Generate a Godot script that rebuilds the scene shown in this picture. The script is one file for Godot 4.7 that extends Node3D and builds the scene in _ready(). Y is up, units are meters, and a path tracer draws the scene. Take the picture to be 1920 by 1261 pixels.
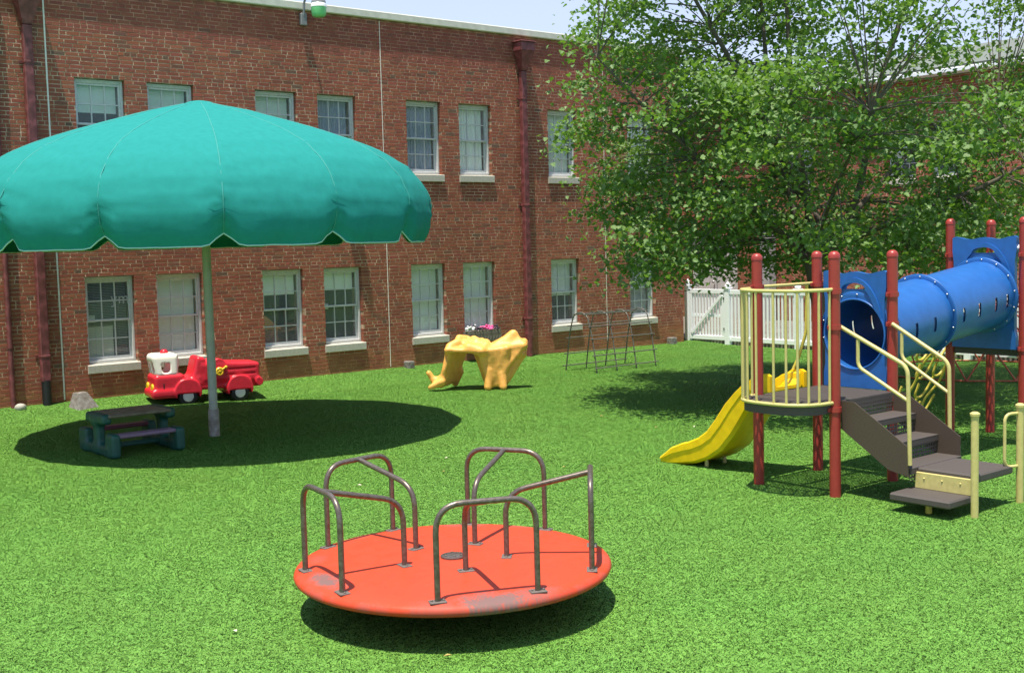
extends Node3D

const EYE := 2.1
const WALL_Z := -16.25
var rng := RandomNumberGenerator.new()
var used := {}
var M := {}
var cam_right: Vector3
var cam_up: Vector3
var cam_fwd: Vector3


# ---------------------------------------------------------------- mesh builder
class MB:
	var v := PackedVector3Array()
	var n := PackedVector3Array()
	var c := PackedColorArray()
	var uv := PackedVector2Array()
	var col := Color(1, 1, 1)

	func tri(a: Vector3, b: Vector3, d: Vector3, na: Vector3, nb: Vector3, nd: Vector3) -> void:   # counter-clockwise seen from outside
		v.append(a); v.append(d); v.append(b)
		n.append(na); n.append(nd); n.append(nb)
		c.append(col); c.append(col); c.append(col)
		uv.append(Vector2(a.x, a.z)); uv.append(Vector2(d.x, d.z)); uv.append(Vector2(b.x, b.z))

	func quad(a: Vector3, b: Vector3, d: Vector3, e: Vector3, outward := Vector3.ZERO) -> void:
		var m := (d - a).cross(e - b).normalized()
		if m == Vector3.ZERO:
			return
		if outward != Vector3.ZERO and m.dot(outward) < 0.0:
			m = -m
			tri(a, e, d, m, m, m); tri(a, d, b, m, m, m)
		else:
			tri(a, b, d, m, m, m); tri(a, d, e, m, m, m)

	func quadn(a: Vector3, b: Vector3, d: Vector3, e: Vector3, na: Vector3, nb: Vector3, nd: Vector3, ne: Vector3) -> void:
		tri(a, b, d, na, nb, nd); tri(a, d, e, na, nd, ne)

	func flat(a: Vector3, b: Vector3, d: Vector3, outward := Vector3.ZERO) -> void:
		var m := (b - a).cross(d - a).normalized()
		if outward != Vector3.ZERO and m.dot(outward) < 0.0:
			m = -m
			tri(a, d, b, m, m, m)
		else:
			tri(a, b, d, m, m, m)

	func box(t: Transform3D, s: Vector3, ch := 0.0) -> void:
		var h := s * 0.5
		var g := minf(ch, minf(h.x, minf(h.y, h.z)) * 0.9)
		var hh := [h.x, h.y, h.z]
		for k in 3:
			var i := (k + 1) % 3
			var j := (k + 2) % 3
			for sg in [-1.0, 1.0]:
				var p := []
				for ab in [[-1, -1], [1, -1], [1, 1], [-1, 1]]:
					var q := Vector3.ZERO
					q[k] = sg * hh[k]; q[i] = ab[0] * (hh[i] - g); q[j] = ab[1] * (hh[j] - g)
					p.append(t * q)
				var o := Vector3.ZERO
				o[k] = sg
				quad(p[0], p[1], p[2], p[3], t.basis * o)
			if g > 0.0:
				for a in [-1.0, 1.0]:
					for b in [-1.0, 1.0]:
						var p := []
						for e in [[-1.0, 0], [-1.0, 1], [1.0, 1], [1.0, 0]]:
							var q := Vector3.ZERO
							q[k] = e[0] * (hh[k] - g)
							q[i] = a * (hh[i] if e[1] == 0 else hh[i] - g)
							q[j] = b * (hh[j] - g if e[1] == 0 else hh[j])
							p.append(t * q)
						var o := Vector3.ZERO
						o[i] = a; o[j] = b
						quad(p[0], p[1], p[2], p[3], t.basis * o)
		if g > 0.0:
			for a in [-1.0, 1.0]:
				for b in [-1.0, 1.0]:
					for e in [-1.0, 1.0]:
						var s3 := Vector3(a, b, e)
						flat(t * (s3 * Vector3(h.x, h.y - g, h.z - g)), t * (s3 * Vector3(h.x - g, h.y, h.z - g)), t * (s3 * Vector3(h.x - g, h.y - g, h.z)), t.basis * s3)

	func bx(x0: float, x1: float, y0: float, y1: float, z0: float, z1: float, ch := 0.0) -> void:
		box(Transform3D(Basis(), Vector3(x0 + x1, y0 + y1, z0 + z1) * 0.5), Vector3(x1 - x0, y1 - y0, z1 - z0), ch)

	func bar(a: Vector3, b: Vector3, w: float, d: float, ch := 0.0, up := Vector3(0, 0, 1)) -> void:
		var y := (b - a).normalized()
		var x := y.cross(up).normalized()
		box(Transform3D(Basis(x, y, x.cross(y)), (a + b) * 0.5), Vector3(w, a.distance_to(b), d), ch)

	func tube(p: PackedVector3Array, r: float, seg := 8, closed := false, caps := true, radii := []) -> void:
		var cnt := p.size()
		var tg := []
		for i in cnt:
			var a: Vector3 = p[(i - 1 + cnt) % cnt] if closed or i > 0 else p[i]
			var b: Vector3 = p[(i + 1) % cnt] if closed or i < cnt - 1 else p[i]
			tg.append((b - a).normalized())
		var up := Vector3.UP if absf(tg[0].y) < 0.9 else Vector3.RIGHT
		var nx: Vector3 = tg[0].cross(up).normalized()
		var rings := []
		var norms := []
		for i in cnt:
			nx = (nx - tg[i] * nx.dot(tg[i])).normalized()
			var ny: Vector3 = tg[i].cross(nx)
			var rr: float = radii[i] if radii.size() else r
			var ring := []
			var nr := []
			for k in seg:
				var ang := TAU * k / seg
				var d := nx * cos(ang) + ny * sin(ang)
				ring.append(p[i] + d * rr); nr.append(d)
			rings.append(ring); norms.append(nr)
		for i in (cnt if closed else cnt - 1):
			var j := (i + 1) % cnt
			for k in seg:
				var l := (k + 1) % seg
				quadn(rings[i][k], rings[i][l], rings[j][l], rings[j][k], norms[i][k], norms[i][l], norms[j][l], norms[j][k])
		if caps and not closed:
			for k in seg:
				var l := (k + 1) % seg
				flat(p[0], rings[0][l], rings[0][k], -tg[0])
				flat(p[cnt - 1], rings[cnt - 1][k], rings[cnt - 1][l], tg[cnt - 1])

	func lathe(prof: Array, seg: int, t := Transform3D()) -> void:   # Vector2(radius, height), listed so that the outside is on the right going up
		var sn := []
		for i in prof.size() - 1:
			var d: Vector2 = (prof[i + 1] - prof[i]).normalized()
			sn.append(Vector2(d.y, -d.x))
		for i in prof.size() - 1:
			var n0: Vector2 = sn[i]
			var n1: Vector2 = sn[i]
			if i > 0 and sn[i - 1].dot(sn[i]) > 0.6:
				n0 = (sn[i - 1] + sn[i]).normalized()
			if i < sn.size() - 1 and sn[i + 1].dot(sn[i]) > 0.6:
				n1 = (sn[i + 1] + sn[i]).normalized()
			for k in seg:
				var a := TAU * k / seg
				var b := TAU * (k + 1) / seg
				var da := Vector3(cos(a), 0, -sin(a))
				var db := Vector3(cos(b), 0, -sin(b))
				var p0: Vector2 = prof[i]
				var p1: Vector2 = prof[i + 1]
				var u := Vector3.UP
				var A := t * (da * p0.x + u * p0.y)
				var B := t * (db * p0.x + u * p0.y)
				var C := t * (db * p1.x + u * p1.y)
				var D := t * (da * p1.x + u * p1.y)
				var na := t.basis * (da * n0.x + u * n0.y)
				var nb := t.basis * (db * n0.x + u * n0.y)
				var nc := t.basis * (db * n1.x + u * n1.y)
				var nd := t.basis * (da * n1.x + u * n1.y)
				if p0.x > 1e-6:
					tri(A, B, C, na, nb, nc)
				if p1.x > 1e-6:
					tri(A, C, D, na, nc, nd)

	func ball(p: Vector3, r: Vector3, seg := 12, rows := 8) -> void:
		var prof := []
		for i in rows + 1:
			var a := -PI / 2 + PI * i / rows
			prof.append(Vector2(maxf(cos(a), 0.0), sin(a)))
		lathe(prof, seg, Transform3D(Basis.from_scale(r), p))

	func prism(poly: PackedVector2Array, z0: float, z1: float, t := Transform3D()) -> void:
		var q := poly
		if Geometry2D.is_polygon_clockwise(q):
			q = q.duplicate(); q.reverse()
		var idx := Geometry2D.triangulate_polygon(q)
		for i in range(0, idx.size(), 3):
			var a := q[idx[i]]
			var b := q[idx[i + 1]]
			var d := q[idx[i + 2]]
			flat(t * Vector3(a.x, a.y, z1), t * Vector3(b.x, b.y, z1), t * Vector3(d.x, d.y, z1), t.basis.z)
			flat(t * Vector3(a.x, a.y, z0), t * Vector3(b.x, b.y, z0), t * Vector3(d.x, d.y, z0), -t.basis.z)
		for i in q.size():
			var a := q[i]
			var b := q[(i + 1) % q.size()]
			quad(t * Vector3(a.x, a.y, z0), t * Vector3(b.x, b.y, z0), t * Vector3(b.x, b.y, z1), t * Vector3(a.x, a.y, z1), t.basis * Vector3(b.y - a.y, a.x - b.x, 0))

	func sweep(sec: PackedVector2Array, fr: Array) -> void:   # closed section carried along frames (Transform3D: section x on basis.x, y on basis.y)
		for i in fr.size() - 1:
			var A: Transform3D = fr[i]
			var B: Transform3D = fr[i + 1]
			for k in sec.size():
				var a := sec[k]
				var b := sec[(k + 1) % sec.size()]
				var o2 := Vector2(b.y - a.y, a.x - b.x).normalized()
				var nA := A.basis.x * o2.x + A.basis.y * o2.y
				var nB := B.basis.x * o2.x + B.basis.y * o2.y
				var p := [A.origin + A.basis.x * a.x + A.basis.y * a.y, A.origin + A.basis.x * b.x + A.basis.y * b.y, B.origin + B.basis.x * b.x + B.basis.y * b.y, B.origin + B.basis.x * a.x + B.basis.y * a.y]
				if (p[1] - p[0]).cross(p[3] - p[0]).dot(nA) >= 0:
					quadn(p[0], p[1], p[2], p[3], nA, nA, nB, nB)
				else:
					quadn(p[0], p[3], p[2], p[1], nA, nB, nB, nA)
		for e in [0, fr.size() - 1]:
			var T: Transform3D = fr[e]
			var idx := Geometry2D.triangulate_polygon(sec)
			for i in range(0, idx.size(), 3):
				var q := []
				for m in 3:
					q.append(T.origin + T.basis.x * sec[idx[i + m]].x + T.basis.y * sec[idx[i + m]].y)
				flat(q[0], q[1], q[2], T.basis.z * (1.0 if e == 0 else -1.0))

	func nets(f: Callable, lo: Vector3, hi: Vector3, cell: float) -> void:   # surface nets over a distance field
		var nx := int(ceil((hi.x - lo.x) / cell)) + 1
		var ny := int(ceil((hi.y - lo.y) / cell)) + 1
		var nz := int(ceil((hi.z - lo.z) / cell)) + 1
		var g := PackedFloat32Array()
		g.resize(nx * ny * nz)
		var at := 0
		for z in nz:
			for y in ny:
				for x in nx:
					g[at] = f.call(lo + Vector3(x, y, z) * cell)
					at += 1
		var pos := {}
		var nor := {}
		var sy := nx
		var sz := nx * ny
		for z in nz - 1:
			for y in ny - 1:
				for x in nx - 1:
					var b := x + y * sy + z * sz
					var s := [g[b], g[b + 1], g[b + sy], g[b + sy + 1], g[b + sz], g[b + sz + 1], g[b + sz + sy], g[b + sz + sy + 1]]
					var neg := 0
					for q in s:
						if q < 0.0:
							neg += 1
					if neg == 0 or neg == 8:
						continue
					var sum := Vector3.ZERO
					var cn := 0
					for e in [[0, 1], [2, 3], [4, 5], [6, 7], [0, 2], [1, 3], [4, 6], [5, 7], [0, 4], [1, 5], [2, 6], [3, 7]]:
						var sa: float = s[e[0]]
						var sb: float = s[e[1]]
						if (sa < 0.0) != (sb < 0.0):
							var w := sa / (sa - sb)
							var pa := Vector3(e[0] & 1, (e[0] >> 1) & 1, e[0] >> 2)
							var pb := Vector3(e[1] & 1, (e[1] >> 1) & 1, e[1] >> 2)
							sum += pa.lerp(pb, w); cn += 1
					pos[b] = lo + (Vector3(x, y, z) + sum / cn) * cell
					nor[b] = Vector3(s[1] + s[3] + s[5] + s[7] - s[0] - s[2] - s[4] - s[6], s[2] + s[3] + s[6] + s[7] - s[0] - s[1] - s[4] - s[5], s[4] + s[5] + s[6] + s[7] - s[0] - s[1] - s[2] - s[3]).normalized()
		for z in range(1, nz - 1):
			for y in range(1, ny - 1):
				for x in range(1, nx - 1):
					var b := x + y * sy + z * sz
					var here := g[b] < 0.0
					for k in 3:
						var st: int = [1, sy, sz][k]
						if here == (g[b + st] < 0.0):
							continue
						var u: int = [sy, sz, 1][k]
						var w: int = [sz, 1, sy][k]
						var ids := [b - u - w, b - w, b, b - u]
						if not here:
							ids.reverse()
						quadn(pos[ids[0]], pos[ids[1]], pos[ids[2]], pos[ids[3]], nor[ids[0]], nor[ids[1]], nor[ids[2]], nor[ids[3]])

	func mesh() -> ArrayMesh:
		var a := []
		a.resize(Mesh.ARRAY_MAX)
		a[Mesh.ARRAY_VERTEX] = v
		a[Mesh.ARRAY_NORMAL] = n
		a[Mesh.ARRAY_COLOR] = c
		a[Mesh.ARRAY_TEX_UV] = uv
		var m := ArrayMesh.new()
		m.add_surface_from_arrays(Mesh.PRIMITIVE_TRIANGLES, a)
		return m


# ---------------------------------------------------------------- nodes
func numbered(called: String) -> String:
	var k: int = used.get(called, 0)
	used[called] = k + 1
	return called if k == 0 else "%s_%03d" % [called, k]


func tag(o: Node, label: String, category := "", group := "", kind := "") -> void:
	if label: o.set_meta("label", label)
	if category: o.set_meta("category", category)
	if group: o.set_meta("group", group)
	if kind: o.set_meta("kind", kind)


func thing(called: String, label: String, category: String, at := Vector3.ZERO, turn := 0.0, group := "") -> Node3D:
	var o := Node3D.new()
	o.name = numbered(called)
	add_child(o)
	o.position = at
	o.rotation.y = turn
	tag(o, label, category, group)
	return o


func part(called: String, shape, m: Material, parent: Node, at := Vector3.ZERO) -> MeshInstance3D:
	var o := MeshInstance3D.new()
	o.name = called
	o.mesh = shape.mesh() if shape is MB else shape
	o.material_override = m
	parent.add_child(o, true)
	o.position = at
	return o


func wpart(called: String, shape, m: Material, parent: Node3D) -> MeshInstance3D:   # a part whose shape is given in world coordinates (parents are not turned)
	var off := Vector3.ZERO
	var p: Node = parent
	while p != self:
		off += p.position
		p = p.get_parent()
	return part(called, shape, m, parent, -off)


func top(called: String, shape, m: Material, label: String, category: String, group := "", at := Vector3.ZERO) -> MeshInstance3D:
	var o := part(numbered(called), shape, m, self, at)
	tag(o, label, category, group)
	return o


func struct(called: String, shape, m: Material) -> MeshInstance3D:
	var o := part(numbered(called), shape, m, self)
	tag(o, "", "", "", "structure")
	return o


# ---------------------------------------------------------------- materials
func lin(r: float, g: float, b: float) -> Color:
	return Color(r, g, b).linear_to_srgb()


func noise_tex(sd: int, freq: float, lo: float, hi: float, size := 256, oct := 4, tint := Color(1, 1, 1)) -> ImageTexture:
	var f := FastNoiseLite.new()
	f.seed = sd
	f.frequency = freq
	f.fractal_octaves = oct
	var src := f.get_seamless_image(size, size)
	var im := Image.create(size, size, false, Image.FORMAT_RGB8)
	for y in size:
		for x in size:
			var t := src.get_pixel(x, y).r
			var w := lerpf(lo, hi, t)
			im.set_pixel(x, y, Color(w * lerpf(tint.r, 1.0, t), w * lerpf(tint.g, 1.0, t), w * lerpf(tint.b, 1.0, t)))
	return ImageTexture.create_from_image(im)


func bump_tex(sd: int, freq: float, size := 256, strength := 4.0) -> ImageTexture:
	var f := FastNoiseLite.new()
	f.seed = sd
	f.frequency = freq
	f.fractal_octaves = 4
	var im := f.get_seamless_image(size, size)
	im.convert(Image.FORMAT_RGBA8)
	im.bump_map_to_normal_map(strength)
	return ImageTexture.create_from_image(im)


func mat(c: Color, rough := 0.6, tex: Texture2D = null, scale := 1.0, nrm: Texture2D = null, nscale := 1.0, metal := 0.0, world := false) -> StandardMaterial3D:
	var m := StandardMaterial3D.new()
	m.albedo_color = c
	m.roughness = rough
	m.metallic = metal
	if tex:
		m.albedo_texture = tex
	if nrm:
		m.normal_enabled = true
		m.normal_texture = nrm
		m.normal_scale = nscale
	if tex or nrm:
		m.uv1_triplanar = true
		m.uv1_world_triplanar = world
		m.uv1_scale = Vector3.ONE * scale
	return m


func make_materials() -> void:
	var soft := noise_tex(11, 0.02, 0.9, 1.0)
	var grain := noise_tex(12, 0.08, 0.72, 1.0)
	var dirt := noise_tex(13, 0.015, 0.6, 1.0, 256, 5, Color(0.95, 0.88, 0.8))
	var fine := bump_tex(14, 0.1, 256, 3.0)
	var lumpy := bump_tex(15, 0.03, 256, 3.0)
	M.soft = soft; M.grain = grain; M.dirt = dirt; M.fine = fine; M.lumpy = lumpy
	M.ground = mat(lin(0.135, 0.31, 0.046), 0.95, soft, 1.3, null, 1.0, 0.0, true)
	M.blade = mat(Color(1, 1, 1), 0.5)
	M.blade.vertex_color_use_as_albedo = true
	M.blade.backlight_enabled = true
	M.blade.backlight = Color(0.6, 0.6, 0.6)
	M.brick = mat(Color(1, 1, 1), 0.9, grain, 4.0, fine, 0.6, 0.0, true)
	M.brick.vertex_color_use_as_albedo = true
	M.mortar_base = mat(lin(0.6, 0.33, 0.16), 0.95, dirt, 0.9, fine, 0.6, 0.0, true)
	M.mortar = mat(lin(0.7, 0.5, 0.36), 0.95, dirt, 0.9, fine, 0.6, 0.0, true)
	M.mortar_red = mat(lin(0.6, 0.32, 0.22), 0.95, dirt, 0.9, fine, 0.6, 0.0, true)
	M.room = mat(lin(0.045, 0.045, 0.045), 0.9, soft, 0.5)
	M.concrete = mat(lin(0.53, 0.5, 0.43), 0.9, soft, 3.0, fine, 0.25)
	M.concrete_grey = mat(lin(0.34, 0.34, 0.34), 0.9, dirt, 2.5, fine, 0.9)
	M.frame = mat(lin(0.64, 0.65, 0.64), 0.5, soft, 3.0)
	M.coping = mat(lin(0.7, 0.68, 0.58), 0.5, soft, 1.0)
	M.sealant = mat(lin(0.74, 0.7, 0.62), 0.8)
	M.glass = mat(Color(0.9, 0.95, 0.95, 0.06), 0.02)
	M.glass.metallic_specular = 0.28
	M.glass.transparency = BaseMaterial3D.TRANSPARENCY_ALPHA
	M.blind_green = mat(lin(0.6, 0.7, 0.6), 0.8)
	M.blind_white = mat(lin(0.84, 0.9, 0.82), 0.7)
	M.blind_blue = mat(lin(0.3, 0.36, 0.46), 0.8, soft, 2.0)
	M.blind_dark = mat(lin(0.25, 0.3, 0.3), 0.7, soft, 2.0)
	M.pipe = mat(lin(0.31, 0.085, 0.095), 0.55, dirt, 1.5)
	M.pipe_dark = mat(lin(0.06, 0.02, 0.022), 0.6, dirt, 1.5)
	M.black = mat(lin(0.012, 0.012, 0.013), 0.5, soft, 4.0)
	M.grey_metal = mat(lin(0.25, 0.25, 0.27), 0.4, soft, 3.0)
	M.canopy = mat(lin(0.02, 0.245, 0.228), 0.85, noise_tex(18, 0.03, 0.93, 1.0), 1.2)
	M.canopy.metallic_specular = 0.22
	M.canopy_seam = mat(lin(0.035, 0.28, 0.25), 0.7)
	M.canopy_trim = mat(lin(0.35, 0.6, 0.55), 0.7)
	M.pole = mat(lin(0.42, 0.44, 0.37), 0.45, soft, 1.5)
	M.pole_base = mat(lin(0.5, 0.5, 0.46), 0.5, dirt, 2.0)
	M.red = mat(lin(0.36, 0.04, 0.032), 0.38, soft, 2.0)
	M.deck = mat(lin(0.1, 0.083, 0.075), 0.65, grain, 7.0, fine, 0.3)
	M.stringer = mat(lin(0.1, 0.072, 0.05), 0.6, grain, 4.0)
	M.foot = mat(lin(0.2, 0.17, 0.15), 0.7, grain, 6.0, null, 1.0, 0.2)
	M.paving = mat(lin(0.3, 0.29, 0.27), 0.9, dirt, 0.6, fine, 0.5, 0.0, true)
	M.cream = mat(lin(0.62, 0.54, 0.2), 0.4, soft, 3.0)
	M.loop_yellow = mat(lin(0.62, 0.5, 0.08), 0.4, soft, 3.0)
	M.slide = mat(lin(0.9, 0.6, 0.008), 0.3, soft, 1.5)
	M.slide.subsurf_scatter_enabled = true
	M.slide.subsurf_scatter_strength = 0.15
	M.blue = mat(lin(0.02, 0.125, 0.42), 0.36, soft, 1.5)
	M.bolt = mat(lin(0.6, 0.6, 0.6), 0.3, null, 1.0, null, 1.0, 0.8)
	M.steel = mat(lin(0.22, 0.195, 0.175), 0.36, noise_tex(17, 0.05, 0.7, 1.0, 128, 4, Color(1, 0.93, 0.86)), 5.0, null, 1.0, 0.55)
	M.bars = mat(lin(0.2, 0.19, 0.17), 0.5, grain, 6.0, null, 1.0, 0.3)
	M.orange_bars = mat(lin(0.5, 0.11, 0.05), 0.5, soft, 4.0)
	M.white = mat(lin(0.88, 0.9, 0.94), 0.4)
	M.creature = mat(lin(0.9, 0.46, 0.105), 0.5, soft, 1.5, lumpy, 0.3)
	M.creature.subsurf_scatter_enabled = true
	M.creature.subsurf_scatter_strength = 0.2
	M.truck_red = mat(lin(0.72, 0.02, 0.04), 0.35, soft, 2.0)
	M.truck_white = mat(lin(0.86, 0.82, 0.72), 0.45)
	M.truck_yellow = mat(lin(0.75, 0.5, 0.02), 0.4)
	M.table_green = mat(lin(0.014, 0.085, 0.062), 0.5, soft, 2.0)
	M.table_top = mat(lin(0.28, 0.25, 0.19), 0.5, dirt, 2.0)
	M.bench_purple = mat(lin(0.25, 0.16, 0.23), 0.5, soft, 2.0)
	M.bench_dark = mat(lin(0.2, 0.06, 0.09), 0.5, soft, 2.0)
	M.bark = mat(lin(0.15, 0.125, 0.1), 0.95, grain, 3.0, fine, 1.0)
	M.leaf = mat(Color(1, 1, 1), 0.55)
	M.leaf.vertex_color_use_as_albedo = true
	M.leaf.backlight_enabled = true
	M.leaf.backlight = Color(0.9, 0.95, 0.5)
	M.roof = mat(lin(0.2, 0.23, 0.2), 0.9, grain, 2.0)
	M.door_white = mat(lin(0.6, 0.6, 0.6), 0.5, soft, 1.0)
	M.pilaster = mat(lin(0.42, 0.43, 0.43), 0.6, soft, 1.0)
	M.dry_leaf = mat(lin(0.5, 0.36, 0.12), 0.8)
	M.pale_leaf = mat(lin(0.7, 0.66, 0.5), 0.8)
	M.paper = mat(lin(0.5, 0.56, 0.46), 0.9)
	M.lettering = mat(lin(0.4, 0.43, 0.42), 0.8)
	M.toy_orange = mat(lin(0.5, 0.2, 0.06), 0.6)
	M.toy_brown = mat(lin(0.3, 0.1, 0.05), 0.6)
	M.pink = mat(lin(0.8, 0.12, 0.35), 0.7)
	M.flower_white = mat(lin(0.8, 0.8, 0.8), 0.7)
	M.plum = mat(lin(0.05, 0.03, 0.05), 0.7)
	M.wood_grey = mat(lin(0.33, 0.31, 0.27), 0.8, dirt, 3.0)
	M.globe_white = mat(lin(0.85, 0.85, 0.82), 0.25)
	M.globe_green = mat(lin(0.2, 0.62, 0.25), 0.25)
	M.perforated = mat(lin(0.085, 0.072, 0.066), 0.65)
	var im := Image.create(64, 64, false, Image.FORMAT_RGBA8)
	for y in 64:
		for x in 64:
			var hole := Vector2(x - 31.5, y - 31.5).length() < 20.0
			im.set_pixel(x, y, Color(1, 1, 1, 0.0 if hole else 1.0))
	M.perforated.albedo_texture = ImageTexture.create_from_image(im)
	M.perforated.transparency = BaseMaterial3D.TRANSPARENCY_ALPHA_SCISSOR
	M.perforated.alpha_scissor_threshold = 0.5
	M.perforated.uv1_triplanar = true
	M.perforated.uv1_world_triplanar = true
	M.perforated.uv1_scale = Vector3.ONE * 30.0


# ---------------------------------------------------------------- terrain
func height(x: float, z: float) -> float:
	var t := clampf((-15.2 - z) / 1.08, 0.0, 1.0)
	return t * lerpf(0.13, 0.05, smoothstep(11.0, 18.0, x))


func on_ground(x: float, z: float) -> Vector3:
	return Vector3(x, height(x, z), z)


func pixel(p: Vector3) -> Vector2:   # where a point falls in the photograph (1920 wide); only decides how far detail is built
	var d := p - Vector3(0, EYE, 0)
	var f := maxf(d.dot(cam_fwd), 0.05)
	return Vector2(960 + 2250 * d.dot(cam_right) / f, 630.5 - 2250 * d.dot(cam_up) / f)


func fillet(p: Array, rad: float, steps := 5) -> PackedVector3Array:
	var out := PackedVector3Array()
	out.append(p[0])
	for i in range(1, p.size() - 1):
		var a: Vector3 = p[i - 1]
		var b: Vector3 = p[i]
		var d: Vector3 = p[i + 1]
		var r := minf(rad, minf(a.distance_to(b), b.distance_to(d)) * 0.48)
		var s := b + (a - b).normalized() * r
		var e := b + (d - b).normalized() * r
		for k in steps + 1:
			var t := float(k) / steps
			out.append(s.lerp(b, t).lerp(b.lerp(e, t), t))
	out.append(p[-1])
	return out


func rbox(p: Vector3, at: Vector3, h: Vector3, r: float) -> float:
	var q := (p - at).abs() - h + Vector3(r, r, r)
	return q.max(Vector3.ZERO).length() + minf(maxf(q.x, maxf(q.y, q.z)), 0.0) - r


func capsule(p: Vector3, a: Vector3, b: Vector3, ra: float, rb: float) -> float:
	var ab := b - a
	var t := clampf((p - a).dot(ab) / ab.length_squared(), 0.0, 1.0)
	return (p - a - ab * t).length() - lerpf(ra, rb, t)


func smin(a: float, b: float, k: float) -> float:
	var h := maxf(k - absf(a - b), 0.0) / k
	return minf(a, b) - h * h * k * 0.25


func plate(p: Vector3, a: Vector3, b: Vector3, c: Vector3, r: float) -> float:   # distance to a triangle of thickness r
	var ba := b - a
	var pa := p - a
	var cb := c - b
	var pb := p - b
	var ac := a - c
	var pc := p - c
	var nn := ba.cross(ac)
	var d: float
	if signf(ba.cross(nn).dot(pa)) + signf(cb.cross(nn).dot(pb)) + signf(ac.cross(nn).dot(pc)) < 2.0:
		d = minf(minf((ba * clampf(ba.dot(pa) / ba.length_squared(), 0, 1) - pa).length_squared(), (cb * clampf(cb.dot(pb) / cb.length_squared(), 0, 1) - pb).length_squared()), (ac * clampf(ac.dot(pc) / ac.length_squared(), 0, 1) - pc).length_squared())
	else:
		d = nn.dot(pa) * nn.dot(pa) / nn.length_squared()
	return sqrt(d) - r


# ---------------------------------------------------------------- the scene
func _ready() -> void:
	rng.seed = 20240611
	# camera
	var pitch := deg_to_rad(4.43)
	var roll := deg_to_rad(-1.48)
	var turn := deg_to_rad(39.7)
	var f0 := Vector3(0, -sin(pitch), -cos(pitch))
	var u0 := Vector3(0, cos(pitch), -sin(pitch))
	var yaw := Basis(Vector3.UP, -turn)
	cam_fwd = yaw * f0
	cam_right = yaw * (Vector3.RIGHT * cos(roll) + u0 * sin(roll))
	cam_up = yaw * (u0 * cos(roll) - Vector3.RIGHT * sin(roll))
	var cam := Camera3D.new()
	cam.name = "camera"
	cam.fov = 2.0 * rad_to_deg(atan(630.5 / 2250.0))
	cam.near = 0.05
	cam.far = 900.0
	cam.transform = Transform3D(Basis(cam_right, cam_up, -cam_fwd), Vector3(0, EYE, 0))
	add_child(cam)
	cam.current = true
	# sky and exposure
	var env := Environment.new()
	var sky_mat := ProceduralSkyMaterial.new()
	sky_mat.sky_top_color = lin(0.27, 0.36, 0.58)
	sky_mat.sky_horizon_color = lin(0.55, 0.63, 0.79)
	sky_mat.sky_curve = 0.18
	sky_mat.ground_bottom_color = lin(0.1, 0.12, 0.08)
	sky_mat.ground_horizon_color = lin(0.4, 0.46, 0.5)
	sky_mat.sky_energy_multiplier = 1.0
	var sky := Sky.new()
	sky.sky_material = sky_mat
	env.background_mode = Environment.BG_SKY
	env.sky = sky
	env.tonemap_mode = Environment.TONE_MAPPER_LINEAR
	env.tonemap_exposure = 1.66
	env.sdfgi_enabled = true
	env.ssao_enabled = true
	env.ssil_enabled = true
	var we := WorldEnvironment.new()
	we.name = "world_environment"
	we.environment = env
	add_child(we)
	# sun
	var sun := DirectionalLight3D.new()
	sun.name = "sun"
	sun.light_energy = 1.5
	sun.light_color = Color(1.0, 0.965, 0.9)
	sun.light_angular_distance = 0.5
	sun.shadow_enabled = true
	sun.transform.basis = Basis.looking_at(Vector3(0.22, -1.0, -0.11).normalized(), Vector3(0, 0, -1))
	add_child(sun)

	make_materials()
	build_ground()
	build_main_building()
	build_wing()
	build_fence()
	build_tree()
	build_umbrella()
	build_merry_go_round()
	build_play_structure()
	build_dome()
	build_arch_climber()
	build_creature()
	build_truck()
	build_table()
	build_downspouts()
	build_lamp()
	build_flower_box()
	build_small_things()


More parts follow.
